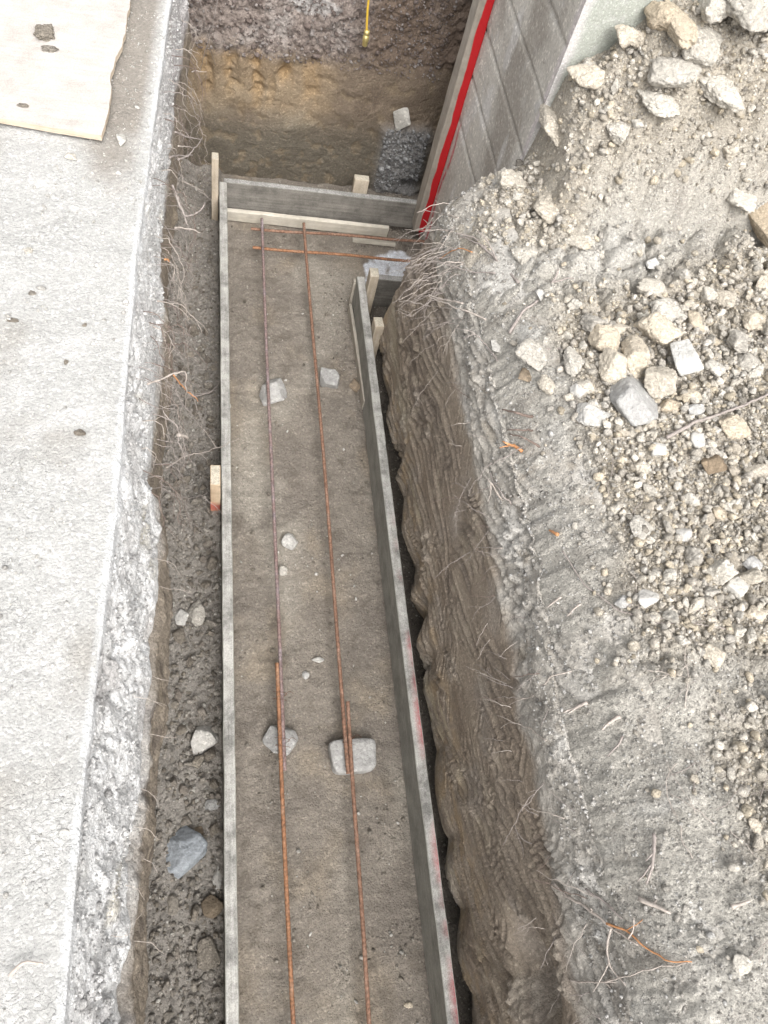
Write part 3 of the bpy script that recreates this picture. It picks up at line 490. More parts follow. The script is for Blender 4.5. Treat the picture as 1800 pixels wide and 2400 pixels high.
def build_floor():
    xs = np.arange(-.36,1.3,.005); ys = spaced(-3.5,-.4,3.7,3.9,.0055)
    X,Y = np.meshgrid(xs,ys,indexing='ij'); Z = floor_z(X,Y)
    n = fbm(X*3.5,Y*3.5,0*X,4,21); n2 = fbm(X*11,Y*11,0*X,3,22); n3 = fbm(X*3,Y*1.2,0*X,3,25)
    col = np.ones(X.shape+(3,))*np.array((.240,.212,.180))
    col = mix(col,(.29,.245,.19),ss(.0,.3,n)*.7); col = mix(col,(.165,.142,.118),ss(.05,.35,-n2)*.7); col = mix(col,(.34,.31,.265),ss(.0,.3,n3)*.8); col = mix(col,(.20,.175,.15),ss(.05,.35,-fbm(X*4.5,Y*4.5,0*X,3,28))*.75)
    col = mix(col,(.27,.25,.225),ss(.07,.03,X)*.9)
    col = mix(col,(.10,.088,.075),ss(.68,.75,X)*ss(2.65,2.5,Y)*.7)  # shade of the bank undercut painted into the floor outside the right board
    d = ((X-.90)/.17)**2+((Y-2.74)/.2)**2+.8*n2; col = mix(col,(.72,.75,.80),ss(1.15,.9,d)*ss(-.35,.0,fbm(X*16,Y*16,0*X,3,29)+.15))
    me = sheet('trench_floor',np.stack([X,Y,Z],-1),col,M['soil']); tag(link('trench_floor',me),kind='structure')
build_floor()
# ---------------------------------------------------------------- left ground and bank
def left_prof():
    """arc stations: (kind, value)"""
    xs = [-12,-8,-5,-3,-2,-1.5,-1.2]+list(np.arange(-1.0,0,.0045))
    return xs
def gl(x,y,full=True):
    z = GZ+.012*fbm(x*3,y*3,0*x,3,41)
    if full:
        p = ss(-.05,.35,fbm(x*4,y*4,0*x,3,43)); l,_ = lumps(x,y,None,60.,44); l2,_ = lumps(x,y,None,120.,46)
        z = z+.0028*fbm(x*30,y*30,0*x,3,45)+p*l*.006+p*l2*.003
    return z
def build_left():
    ys = spaced(-8,-.4,3.7,12,.0055)
    zz = np.arange(0,1.146,.0055)[::-1]; dist = spaced(-11,-.95,-.004,-.004,.0048)
    dist = dist[dist<=0]
    nF = len(dist); nT = nF+len(zz)
    Y = np.repeat(ys[:,None],nT,1); X = np.zeros_like(Y); Z = np.zeros_like(Y)
    xe = xs_left(ys)+.004*fbm(ys*6,ys*0,ys*0,3,3)
    X[:,:nF] = xe[:,None]+dist[None]; Z[:,:nF] = gl(X[:,:nF],Y[:,:nF])
    edge = Z[:,nF-1]; Zf = zz[None]*np.ones((len(ys),1)); 
    X[:,nF:] = x_left(Y[:,nF:],Zf)
    X[:,nF:] += (xe-xs_left(ys))[:,None]*ss(.9,1.15,Zf)
    Z[:,nF:] = Zf + (edge-GZ)[:,None]*ss(.9,1.15,Zf)
    # relief of the face
    F = np.s_[:,nF:]; x,y,z = X[F],Y[F],Z[F]
    up = ss(.72,.86,z+.06*fbm(y*2,z*0,z*0,3,7)); fade = ss(1.15,1.10,z)
    l1,_ = lumps(x*.6,y,z,14.,51); l2,_ = lumps(x,y,z,38.,52); l3,_ = lumps(x,y,z,85.,54); f = fbm(x*6,y*6,z*6,4,53)
    dsp = (up*((.046*(l1-.45)+.014*(l2-.4))*(.35+ss(-.1,.3,fbm(y*3.5,z*3.5,0*z,2,58)))+.003*(l3-.4)+.008*fbm(y*14,z*14,0*z,3,59))+.03*f+ (1-up)*(.012*fbm(y*3,z*22,z*0,4,55)+.008*(l2-.4)))*fade
    dsp += .004*fbm(x*50,y*50,z*50,2,56)*fade - .028*np.exp(-((z-.80-.05*fbm(y*3,z*0,z*0,2,57))/.022)**2)*ss(1.2,.6,y)
    ang = up*.75; X[F] += dsp*np.cos(ang); Z[F] += dsp*np.sin(ang)
    col = np.ones(Y.shape+(3,))*np.array((.43,.425,.412)); g = np.s_[:,:nF]; x,y = X[g],Y[g]
    c = col[g]; n = fbm(x*2.5,y*2.5,0*x,4,61); n2 = fbm(x*9,y*9,0*x,3,62)
    c = mix(c,(.33,.315,.29),ss(.03,.35,n)*.85); c = mix(c,(.49,.482,.47),ss(.0,.4,n2)*.7)
    e = (x-xe[:,None]); c = mix(c,(.66,.67,.68),np.exp(-((e+.006)/.006)**2)*.55*ss(-.4,.1,n2))
    c = mix(c,(.25,.225,.195),ss(-.22,-.14,e)*ss(-.01,-.055,e)*ss(1.75,2.15,y+.25*n2)*.9)
    col[g] = c
    c = col[F]; z = Z[F]; y = Y[F]; n = fbm(y*5,z*5,0*z,4,63); n2=fbm(y*14,z*14,0*z,3,64)
    c = c*0+np.array((.26,.22,.175)); c = mix(c,(.12,.10,.085),ss(0,.4,n2)*.7); c = mix(c,(.28,.235,.175),ss(.1,.4,-n)*.6)
    u2 = ss(.74,.84,z+.07*fbm(y*2,z*0,z*0,3,7)); cu = np.ones_like(c)*np.array((.66,.655,.65))
    cu = mix(cu,(.50,.48,.47),ss(.05,.35,n)*.8); cu = mix(cu,(.68,.68,.68),ss(.0,.3,n2)*.8); cu = mix(cu,(.55,.51,.43),ss(.2,.45,-n)*.7)
    cu = mix(cu,(.36,.33,.33),ss(2.1,2.8,y)*.6)
    c = c+(cu-c)*u2[...,None]; c = mix(c,(.66,.67,.68),ss(1.10,1.14,z)*.6); col[F] = c
    me = sheet('left_bank',np.stack([X,Y,Z],-1),col,M['dry'],flip=True); o = link('ground',me); tag(o,kind='structure')
    # part below the crumbly band is damp: second material
    me.materials.append(M['soil']); nv = nT-1; mi = np.zeros((len(ys)-1,nv),np.int32); mi[:,nF:] = 1
    me.polygons.foreach_set('material_index', mi.ravel())
    return np.stack([X,Y,Z],-1)
LG = build_left()
# ---------------------------------------------------------------- right bank face (built)
def scratches(Y,Z,n,seed,dirfn,yr,zr,lr,wr,dr,bundle=4,bend=.25):
    r=np.random.default_rng(seed); ys=Y[:,0]; zs=Z[0]; D=np.zeros(Y.shape); K=np.zeros(Y.shape)
    for _ in range(n):
        y0=r.uniform(*yr); z0=r.uniform(*zr); a=dirfn(y0,z0)+r.normal()*.12; L=r.uniform(*lr); sp=r.uniform(.024,.042); nb=int(r.integers(1,bundle+1)); b=r.normal()*bend
        for k in range(nb):
            w=r.uniform(*wr); dp=r.uniform(*dr); l=L*r.uniform(.6,1.); oy=y0+r.normal()*.01-math.sin(a)*sp*k; oz=z0+math.cos(a)*sp*k
            i0,i1=np.searchsorted(ys,[oy-l,oy+l]); j0,j1=np.searchsorted(zs,[oz-l,oz+l])
            if i1-i0<3 or j1-j0<3: continue
            yy=Y[i0:i1,j0:j1]-oy; zz=Z[i0:i1,j0:j1]-oz; u=yy*math.cos(a)+zz*math.sin(a); v=-yy*math.sin(a)+zz*math.cos(a)-b*u*u/max(l,.05)*1.2
            e=ss(0,.15,u/l+.5)*ss(1.,.8,u/l+.5); q=v/w
            D[i0:i1,j0:j1]+=e*dp*(np.exp(-q**4)-.55*np.exp(-((np.abs(q)-1.5)/.45)**2)); K[i0:i1,j0:j1]=np.maximum(K[i0:i1,j0:j1],e*np.exp(-q**4))
    return D,K
def build_right_face():
    ys = spaced(-8,-.4,2.75,2.78,.0048); zz = np.arange(0,1.135,.0048)
    Y,Z = np.meshgrid(ys,zz,indexing='ij'); d,up,gt,grv = right_disp(Y,Z)
    X = x_right(Y,Z); cap = np.where(Z>.95, g_right(np.maximum(X+d*.8, x_right(Y,.97+0*Y)+right_disp(Y,.955+0*Y)[0]*.85+.004),Y)-.003, 9.)
    m = (1-up*.6)
    S1,K1 = scratches(Y,Z,85,5,lambda y,z: math.radians(-10-22*max(0,min(1,(1.3-y)/1.3))),(-.5,2.3),(.10,.98),(.25,.80),(.006,.012),(.005,.012))
    S2,K2 = scratches(Y,Z,45,6,lambda y,z: math.radians(38),(-.4,1.6),(.2,.8),(.08,.2),(.004,.007),(.004,.008))
    S3,K3 = scratches(Y,Z,12,7,lambda y,z: math.radians(-8),(1.75,2.2),(.35,.75),(.3,.5),(.007,.011),(.008,.015))
    crum,_ = lumps(0*Y,Y,Z,30.,171); crm = ss(.24,.36,fbm(Y*3.2,Z*5.5,0*Y,3,172)); cr2,_ = lumps(0*Y,Y,Z,75.,173)
    d = d + (S1+S2*.8+S3)*(1-up*.35)*(1-crm*.7) - crm*(crum*.022+cr2*.010)*m
    f = ss(1.14,1.08,Z); X = X+d*(.3+.7*f); Zn = np.minimum(Z+up*.0, cap)
    n = fbm(Y*4,Z*6,0*Y,4,91); n2 = fbm(Y*13,Z*16,0*Y,3,92); st = fbm(Y*2.5,(Z+.28*Y)*24,0*Y,3,93); low = ss(.5,.25,Z+.1*n); KK = np.clip(K1+K3+K2*.7,0,1)*(1-up*.6)
    col = np.ones(Y.shape+(3,))*np.array((.31,.258,.205))
    col = mix(col,(.37,.315,.25),ss(-.1,.45,st)*.6); col = mix(col,(.20,.165,.135),ss(.08,.4,-st)*.7); col = mix(col,(.34,.30,.26),ss(.05,.4,n)*.6)
    col = mix(col,(.36,.27,.17),low*ss(-.1,.3,n2)*.7); col = mix(col,(.46,.39,.28),low*ss(.2,.42,st+.4*n)*.8); col = mix(col,(.17,.13,.10),low*ss(.15,.4,-n2)*.7)
    col = mix(col,(.42,.37,.28),np.exp(-((Z-.33-.02*np.sin(Y*9))/.05)**2)*ss(1.55,1.75,Y)*ss(2.35,2.15,Y)*.8)
    cu = np.ones_like(col)*np.array((.46,.43,.385)); cu = mix(cu,(.28,.26,.23),ss(.05,.4,n2)*.8); cu = mix(cu,(.60,.58,.545),ss(.0,.4,-n)*.7); cu = mix(cu,(.24,.215,.185),ss(.1,.4,-st)*.6)
    cu = mix(cu,(.27,.235,.19),ss(.2,.45,-n2)*.6)
    col = mix(col,(.22,.175,.135),ss(.0,.3,fbm(Y*1.8+5,Z*3,0*Y,3,96))*.55); col = mix(col,(.38,.34,.29),crm*.55); col = mix(col,(.20,.165,.135),KK*ss(-.3,.2,n2)*.6); col = mix(col,(.46,.395,.31),KK*ss(.0,.3,-n2)*.6)
    col = col+(cu-col)*up[...,None]
    keep = np.ones(Y.shape,bool)
    me = sheet('right_bank',np.stack([X,Y,Zn],-1),col,M['clay']); tag(link('earth_bank',me),kind='structure')
    return np.stack([X,Y,Zn],-1)
RF = build_right_face()
# ---------------------------------------------------------------- right ground
def rub(x,y):
    """how loose and stony the ground is"""
    a = ss(.93,1.05,x+.06*fbm(x*5,y*5,0*x,2,101))*ss(.33,.55,y+.1*fbm(x*4,y*4,0*x,2,102))*ss(1.62,1.45,y-.35*(x-1.0)+.1*fbm(x*4+3,y*4,0*x,2,103))
    b = ss(1.85,2.1,y)*ss(1.0,1.06,x)*1.; c = ss(1.72,1.88,y)*ss(1.25,1.1,x)*.8; e = ss(1.03,1.13,x)*ss(.45,.2,y)*.75
    return np.clip(np.maximum.reduce([a,b,c,e])+.12*ss(.1,.4,fbm(x*3,y*3,0*x,2,104)),0,1)
def g_full(x,y):
    z = g_right(x,y); r = rub(x,y)
    l1,_ = lumps(x,y,None,17.,111); l2,_ = lumps(x,y,None,45.,112); l3,_ = lumps(x,y,None,100.,113)
    l4,_ = lumps(x,y,None,8.,117)
    l5,_ = lumps(x,y,None,13.,118); z = z + (.07*(l4-.4)+.05*(l5-.4))*ss(1.3,1.7,y)*ss(.0,.06,x-x_right(y,.97+0*y))
    return z+(.045*(l1-.4)+.020*(l2-.4))*(.12+.9*ss(.02,.3,fbm(x*4,y*4,0*x,3,114)))+.006*l3+.016*fbm(x*12,y*12,0*x,4,119)+.03*fbm(x*5,y*5,0*x,3,115)+.004*fbm(x*45,y*45,0*x,2,116)
def build_right_ground():
    xs = spaced(.70,.72,2.35,12,.0048); ys = spaced(-8,-.4,2.262,2.262,.0048); ys = ys[ys<=2.2625]
    X,Y = np.meshgrid(xs,ys,indexing='ij'); Z = g_full(X,Y)
    keep = X > x_right(Y,.97+0*Y)+right_disp(Y,.955+0*Y)[0]*.85-.022
    r = rub(X,Y); n = fbm(X*3,Y*3,0*X,4,121); n2 = fbm(X*10,Y*10,0*X,3,122)
    col = np.ones(X.shape+(3,))*np.array((.47,.445,.40)); col = mix(col,(.33,.305,.27),ss(.05,.4,n2)*.7); col = mix(col,(.60,.58,.54),ss(.0,.4,n)*.6)
    col = mix(col,(.44,.39,.32),r*.8); col = mix(col,(.54,.55,.56),ss(.25,.5,-n)*ss(1.1,.95,X)*.6)
    me = sheet('right_ground',np.stack([X,Y,Z],-1),col,M['clod'],keep); tag(link('ground',me),kind='structure')
build_right_ground()
# ---------------------------------------------------------------- far bank
def far_disp(x,z):
    l1,_ = lumps(x,0*x,z,13.,131); l2,_ = lumps(x,0*x,z,34.,132); l3,_ = lumps(x,0*x,z,75.,136); f = fbm(x*4,z*4,0*x,4,133); f2 = fbm(x*16,z*16,0*x,3,134)
    top = ss(.57,.70,z+.10*fbm(x*5,z*5,0*x,4,135)); d = .03*f+.006*f2
    d = d - top*(.035*(l1-.3)+.02*(l2-.4)+.008*(l3-.4)) + (1-top)*(.010*np.abs(f2)-.012*ss(.3,.6,x)*ss(.05,.3,f)*l2)
    t = 0
    for cx,w,zl,zh,am in ((-.02,.03,.36,.66,.7),(.088,.034,.40,.60,1.),(.20,.036,.34,.64,.9),(.335,.034,.44,.57,1.),(.455,.04,.36,.60,.6),(.27,.02,.30,.50,.35),(.145,.018,.28,.5,.3)):
        t = t + am*np.exp(-((x-cx-.006*np.sin(z*30))/w)**4)*ss(zl,zl+.12,z+.03*f2)*ss(zh+.06,zh,z+.03*f2)
    d = d + .024*t*(.6+.6*ss(-.2,.2,f2))
    gb = ss(.10,.03,np.abs(x-.955-.03*f)-.05)*ss(.40,.33,z+.02*f2); d = d - gb*(.035+.025*(l2-.4)+.016*(l3-.4))
    hole = np.exp(-(((x-1.03)/.05)**2+((z-.06)/.035)**2)**2); d = d+.10*hole
    return d, top, t, gb, f, f2, hole
def build_far():
    xs = spaced(-.6,-.3,1.35,2.2,.0055); zz = np.arange(0,1.15,.0055)
    X,Z = np.meshgrid(xs,zz,indexing='ij'); d,top,t,gb,f,f2,hole = far_disp(X,Z)
    Yv = 3.41+.05*ss(.0,1.1,Z)+d; n = fbm(X*5,Z*5,0*X,4,141)
    col = np.ones(X.shape+(3,))*np.array((.185,.145,.108)); col = mix(col,(.135,.12,.095),ss(.42,.2,Z+.1*f)*.85)
    col = mix(col,(.25,.195,.13),ss(.05,.35,f2)*.5); col = mix(col,(.33,.285,.215),ss(.6,.4,X)*ss(.26,.36,Z)*ss(.56,.48,Z)*ss(-.3,.2,n)*.65)
    col = mix(col,(.12,.092,.07),ss(.1,.4,n)*ss(.5,.7,X)*.5); col = mix(col,(.28,.21,.135),ss(.30,.42,Z+.05*f2)*ss(.66,.58,Z+.05*f2)*ss(.62,.5,X)*.6); col = mix(col,(.33,.225,.12),np.clip(t,0,1)*ss(-.45,.1,f2+f)*.8)
    cu = np.ones_like(col)*np.array((.27,.228,.205)); cu = mix(cu,(.40,.37,.35),ss(0,.35,n)*.7); cu = mix(cu,(.11,.085,.075),ss(.05,.35,-f2)*.7)
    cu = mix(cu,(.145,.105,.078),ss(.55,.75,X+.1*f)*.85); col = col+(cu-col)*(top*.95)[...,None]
    col = mix(col,(.44,.43,.42),ss(.8,.5,((X-.43)/.12)**2+((Z-.85)/.05)**2+f2)*.6)
    col = mix(col,(.25,.245,.24),gb*.9); col = mix(col,(.02,.016,.013),hole*.0)
    me = sheet('far_bank',np.stack([X,Yv,Z],-1),col,M['soil'],flip=False); tag(link('earth_bank',me),kind='structure')
    ys = spaced(3.44,3.46,3.9,12,.01); xs = spaced(-.14,-.12,1.4,12,.012); X,Y = np.meshgrid(xs,ys,indexing='ij')
    l,_ = lumps(X,Y,None,18.,145); Z = 1.14+.02*l+.02*fbm(X*4,Y*4,0*X,3,146)
    tag(link('ground',sheet('far_ground',np.stack([X,Y,Z],-1),np.ones(X.shape+(3,))*np.array((.33,.31,.28))*(1+.3*fbm(X*6,Y*6,0*X,3,147)[...,None]),M['clod'])),kind='structure')
build_far()
# ---------------------------------------------------------------- concrete wall at right
def build_wall():
    root = bpy.data.objects.new('concrete_wall',None); C.objects.link(root); root.location=(1.055,2.26,0)
    tag(root,'grey concrete wall with board seams and red spray paint beyond the dirt pile','wall')
    x0,y0,y1,zt = 1.055,2.26,3.12,2.05
    ys = np.arange(y0,y1+.001,.0055); zz = np.arange(-.05,zt,.0055); Y,Z = np.meshgrid(ys,zz,indexing='ij')
    n = fbm(Y*3,Z*5,0*Y,4,151); n2 = fbm(Y*14,Z*14,0*Y,4,152); X = 0*Y+.0015*n2+.003*n
    seam = 0
    for zs in (.70,.89,1.08,1.275,1.46,1.65,1.84): seam = seam+np.exp(-((Z-zs-.004*fbm(Y*3,0*Y,0*Y,2,int(zs*100)))/.0085)**2)*(.7+.6*n2)
    X = X + .008*seam
    col = np.ones(Y.shape+(3,))*np.array((.56,.53,.48)); col = mix(col,(.40,.375,.34),ss(0,.4,n)*.7); col = mix(col,(.52,.51,.50),ss(.15,.45,n2)*.6); col = mix(col,(.22,.20,.18),ss(.2,.5,-n2)*.6)
    col = mix(col,(.30,.27,.235),ss(.0,.35,-fbm(Y*2.2,Z*2.2,0*Y,4,157))*.8); col = mix(col,(.64,.62,.60),ss(.12,.3,fbm(Y*6,Z*3,0*Y,4,158))*.6)
    col = mix(col,(.24,.22,.195),np.clip(seam*ss(-.2,.3,n2+.2),0,1)*.8)
    col = mix(col,(.55,.5,.5),ss(.03,.0,Y-y0-.01+.03*n2)*.8)
    r1 = np.exp(-((Y-2.985+.02*n2+.015*np.sin(Z*14))/.011)**2)*ss(.78,.6,Z)*ss(-.25,.1,n2+.15)
    r2 = ss(.055,.02,y1-Y+.02*n2)*ss(1.3,.3,Z)*.7*ss(-.2,.3,n+.2); r3 = ss(.07,.02,y1-Y+.02*n2)*ss(.35,.15,Z)
    col = mix(col,(.42,.03,.055),np.clip(r1*.85+r2+r3,0,.95))
    me = sheet('wall_side',np.stack([X,Y-y0,Z],-1),col,M['wall'],flip=True); link('side_face',me,root)
    xs = np.arange(x0,3.2,.008); X,Z = np.meshgrid(xs,zz,indexing='ij'); n = fbm(X*4,Z*4,0*X,3,155); n2 = fbm(X*40,Z*40,0*X,2,156)
    col = np.ones(X.shape+(3,))*np.array((.37,.385,.345)); col = mix(col,(.48,.48,.46),ss(.1,.4,n2)*.6); col = mix(col,(.30,.31,.28),ss(.1,.4,n)*.5)
    col = mix(col,(.6,.57,.57),ss(.035,.01,X-x0+.02*n)*.7)
    me = sheet('wall_front',np.stack([X-x0,.0015*n+.0012*n2,Z],-1),col,M['conc']); link('front_face',me,root)
    bm = bmesh.new(); bevel_box(bm,.012,2.13,.012,y1-y0,-.05,zt-.006,.004); me = bpy.data.meshes.new('core'); bm.to_mesh(me); bm.free(); me.materials.append(M['conc']); set_col(me,np.ones((len(me.vertices),3))*.35); link('core',me,root)
build_wall()
def corner_plank():
    o = board('timber_plank',(.060,.085,2.0),(1.024,3.06,1.08),(0,0,0),[M['corner']],bev=.004,wob=.002,seed=3)
    tag(o,'upright weathered plank with bright red painted edge on the concrete wall end','plank')
corner_plank()
# ---------------------------------------------------------------- form boards
def form(label, parts, loc=(0,0,0)):
    r = bpy.data.objects.new('form_board',None); C.objects.link(r); r.location = loc; tag(r,label,'form board','timber form boards of the footing')
    for nm,size,l,rot,mats,sd in parts: board(nm,size,(l[0]-loc[0],l[1]-loc[1],l[2]-loc[2]),rot,mats,r,seed=sd)
    return r
FT=[M['form'],M['form_top']]; FX=[M['form_x'],M['form_x_top']]
form('longest grey form board running the whole left side of the footing',[('timber',(.036,5.1,.184),(.056,.57,.097),(0,0,0),FT,1)],(.055,0,0))
RT = form('long form board on the right side, red paint along its top edge',[('timber',(.036,4.5,.184),(.664,.32,.097),(0,0,0),[M['form'],M['form_red']],4),('base_strip',(.014,.56,.06),(.641,2.24,.034),(0,0,.03),[M['pale_y']],5),('cleat',(.012,.02,.15),(.640,2.562,.095),(0,0,0),[M['pale_y']],6)],(.664,0,0))
form('dark form board closing the far end of the footing trench',[('timber',(.96,.034,.15),(.537,3.118,.114),(0,0,-.030),FX,7)],(.54,3.11,0))
form('short form board stub turning right beside the dirt bank',[('timber',(.15,.034,.184),(.795,2.575,.095),(0,0,-.04),FX,8)],(.79,2.57,0))
o = board('timber_plank',(.80,.022,.062),(.475,3.063,.040),(.12,0,-.035),[M['pale']],seed=9); tag(o,'pale clean plank lying along the base of the far form board','plank')
o = board('timber_plank',(.22,.018,.02),(.80,2.99,.018),(0,0,-.05),[M['pale']],seed=10); tag(o,'thin pale wood offcut on the soil under the far rebar','plank')
def stake(w, d, ht, loc, rot, mats, label, sd, chamfer=.0):
    o = board('wood_stake',(w,d,ht),(loc[0],loc[1],loc[2]+ht/2),rot,mats,bev=.003,wob=.0012,seed=sd)
    return tag(o,label,'stake','wooden stakes holding the form boards')
SK=[M['stake'],M['stake_top']]
stake(.030,.045,.40,(.018,3.045,-.02),(0,0,.02),SK,'tallest wooden stake, at the far left corner of the forms',11)
stake(.072,.040,.27,(.715,3.165,-.02),(0,0,-.03),SK,'wide wooden stake behind the far form board',12)
stake(.036,.085,.30,(.016,1.452,-.02),(0,0,0),[M['stake_red'],M['stake_top']],'wooden stake with red paint marks outside the left form board',13)
stake(.040,.055,.30,(.704,2.505,-.02),(0,0,0),SK,'wooden stake in the corner of the short form stub',14)
stake(.040,.055,.26,(.706,2.255,-.02),(0,.0,.05),SK,'wooden stake outside the right form board near the ribbed bank',15)
# red sprayed marks along the right board's top: built into its own material by distance along the board
def red_marks():
    m = M['form_red']; nt = m.node_tree; b = next(n for n in nt.nodes if n.type=='BSDF_PRINCIPLED'); l = b.inputs['Base Color'].links[0]; src = l.from_socket
    tc = N(nt,'ShaderNodeTexCoord').outputs['Object']; s = N(nt,'ShaderNodeSeparateXYZ'); nt.links.new(tc,s.inputs[0])
    n = N(nt,'ShaderNodeTexNoise', i_Scale=3.2, i_Detail=5., i_Roughness=.6); nt.links.new(tc,n.inputs[0]); n2 = N(nt,'ShaderNodeTexNoise', i_Scale=90., i_Detail=3.); nt.links.new(tc,n2.inputs[0])
    r = ramp(nt,n.outputs[0],[(.48,0.),(.62,1.)]); r2 = ramp(nt,n2.outputs[0],[(.3,0.5),(.5,1.)])
    mr = N(nt,'ShaderNodeMapRange'); nt.links.new(s.outputs[0],mr.inputs[0]); mr.inputs[1].default_value=-.008; mr.inputs[2].default_value=.018
    ml = N(nt,'ShaderNodeMapRange'); nt.links.new(s.outputs[1],ml.inputs[0]); ml.inputs[1].default_value=1.1; ml.inputs[2].default_value=.8
    a = N(nt,'ShaderNodeMath',operation='MULTIPLY'); nt.links.new(r.outputs[0],a.inputs[0]); nt.links.new(mr.outputs[0],a.inputs[1])
    c = N(nt,'ShaderNodeMath',operation='MULTIPLY'); nt.links.new(a.outputs[0],c.inputs[0]); nt.links.new(r2.outputs[0],c.inputs[1])
    d = N(nt,'ShaderNodeMath',operation='MULTIPLY'); nt.links.new(c.outputs[0],d.inputs[0]); nt.links.new(ml.outputs[0],d.inputs[1])
    e = N(nt,'ShaderNodeMath',operation='MULTIPLY'); nt.links.new(d.outputs[0],e.inputs[0]); e.inputs[1].default_value=.8
    nt.links.new(mixc(nt,src,(.42,.03,.05),e.outputs[0]), b.inputs['Base Color'])
red_marks()
# ---------------------------------------------------------------- tubes: rebar, roots, cable
def tube(paths, seg=6, ribs=False):
    """paths: list of (points Nx3, radii N) -> verts, faces"""
    V=[];Fc=[];o=0
    for pts,rad in paths:
        pts=np.asarray(pts,float); rad=np.asarray(rad,float); n=len(pts); T=np.gradient(pts,axis=0); T/=np.linalg.norm(T,axis=1)[:,None]+1e-9
        ref=np.array((0,0,1.)) if abs(T[0][2])<.9 else np.array((1.,0,0)); U=np.cross(T,ref); U/=np.linalg.norm(U,axis=1)[:,None]+1e-9; W=np.cross(T,U)
        a=np.linspace(0,2*np.pi,seg,endpoint=False); ring=pts[:,None]+rad[:,None,None]*(np.cos(a)[None,:,None]*U[:,None]+np.sin(a)[None,:,None]*W[:,None])
        V.append(ring.reshape(-1,3)); i=np.arange(n*seg).reshape(n,seg)+o; j=np.roll(i,-1,1)
        Fc.append(np.stack([i[:-1],j[:-1],j[1:],i[1:]],-1).reshape(-1,4)); 
        # end caps
        V.append(pts[[0,-1]]); c0=o+n*seg; c1=c0+1
        k0=np.stack([np.full(seg,c0),j[0],i[0],np.full(seg,c0)],-1); k1=np.stack([np.full(seg,c1),i[-1],j[-1],np.full(seg,c1)],-1)
        o+=n*seg+2; Fc.append(np.array([[*r] for r in k0])); Fc.append(np.array([[*r] for r in k1]))
    F=np.vstack(Fc); return np.vstack(V),F
def tube_mesh(name, paths, mat, seg=6):
    v,f=tube(paths,seg); me=bpy.data.meshes.new(name); fl=[tuple(dict.fromkeys(int(q) for q in r)) for r in f]
    me.from_pydata(v.tolist(),[],fl); me.polygons.foreach_set('use_smooth',[True]*len(fl)); me.materials.append(mat); return me
def rebar(a, b, mat, label, bow=.003, r=.0066, ties=()):
    a=np.array(a);b=np.array(b); L=np.linalg.norm(b-a); n=int(L/.0028); t=np.linspace(0,1,n); p=a+(b-a)*t[:,None]
    p[:,2]+=-bow*np.sin(t*np.pi*3); p[:,0]+=.002*np.sin(t*7+a[0]*9)
    rad=r*(1+.10*(np.arange(n)%4<2)); o=link('rebar',tube_mesh('rebar',[(p-a,rad)],mat,8)); o.location=a
    return tag(o,label,'rebar','rusty reinforcing bars over the footing')
rebar((.238,3.02,.078),(.234,.455,.070),M['rust_grey'],'thin grey brown rebar, left of the two lengthwise bars, far length')
rebar((.222,.815,.076),(.231,-.9,.076),M['rust'],'orange rusty rebar, left bar of the near overlap')
rebar((.443,3.012,.078),(.4445,.43,.072),M['rust_dark'],'brown rebar, right of the two lengthwise bars, far length')
rebar((.4625,.668,.074),(.428,-.9,.074),M['rust_dark'],'brown rebar, right bar of the near overlap on the square block')
rebar((.19,2.838,.064),(1.05,2.826,.064),M['rust'],'orange rebar laid crosswise nearer the camera')
rebar((.185,2.962,.064),(1.05,2.972,.064),M['rust_dark'],'dark brown rebar laid crosswise beside the pale plank')
def tie(x0,x1,y,z,label):
    cx=(x0+x1)/2; w=(x1-x0)/2+.008; t=np.linspace(0,2*np.pi*1.5,40); p=np.stack([w*np.cos(t),.004*t-.01,.0095*np.sin(t)],-1)
    tw=np.linspace(0,1,16); q=np.stack([w*.6+.03*tw,.008+.012*np.sin(tw*3),.008+.012*tw],-1)
    o=link('tie_wire',tube_mesh('tie_wire',[(p,np.full(40,.0008)),(q,np.full(16,.0008))],M['wire'],5)); o.location=(cx,y,z); tag(o,label,'wire','tie wires on the rebar overlaps')
tie(.215,.248,.535,.073,'thin tie wire round the left rebar overlap above the grey stone'); tie(.44,.463,.53,.073,'thin tie wire round the right rebar overlap at the square block')
tie(.215,.245,.69,.073,'thin tie wire round the left rebar overlap farther up')
# cable
def cable():
    p=np.array([(.70,3.60,1.19),(.66,3.47,1.2),(.645,3.40,1.17),(.640,3.375,1.1),(.638,3.36,1.0),(.641,3.355,.92),(.648,3.35,.86),(.652,3.35,.835)])
    t=np.linspace(0,len(p)-1,60); q=np.stack([np.interp(t,np.arange(len(p)),p[:,i]) for i in range(3)],-1)
    for _ in range(6): q[1:-1]=(q[:-2]+2*q[1:-1]+q[2:])/4
    r=bpy.data.objects.new('hanging_cable',None); C.objects.link(r); r.location=p[-1]; tag(r,'yellow cable with brass end fitting hanging down the far bank','cable')
    link('cable',tube_mesh('cable',[(q-p[-1],np.full(60,.0048))],M['cable'],10),r)
    zs=np.array([.004,.002,-.012,-.014,-.018,-.020,-.042,-.044,-.060,-.064]); rr=np.array([.006,.0125,.0135,.0115,.0115,.014,.014,.0125,.0125,.010])
    link('brass_fitting',tube_mesh('fitting',[(np.stack([0*zs+.002,0*zs,zs],-1),rr)],M['brass'],8),r)
cable()
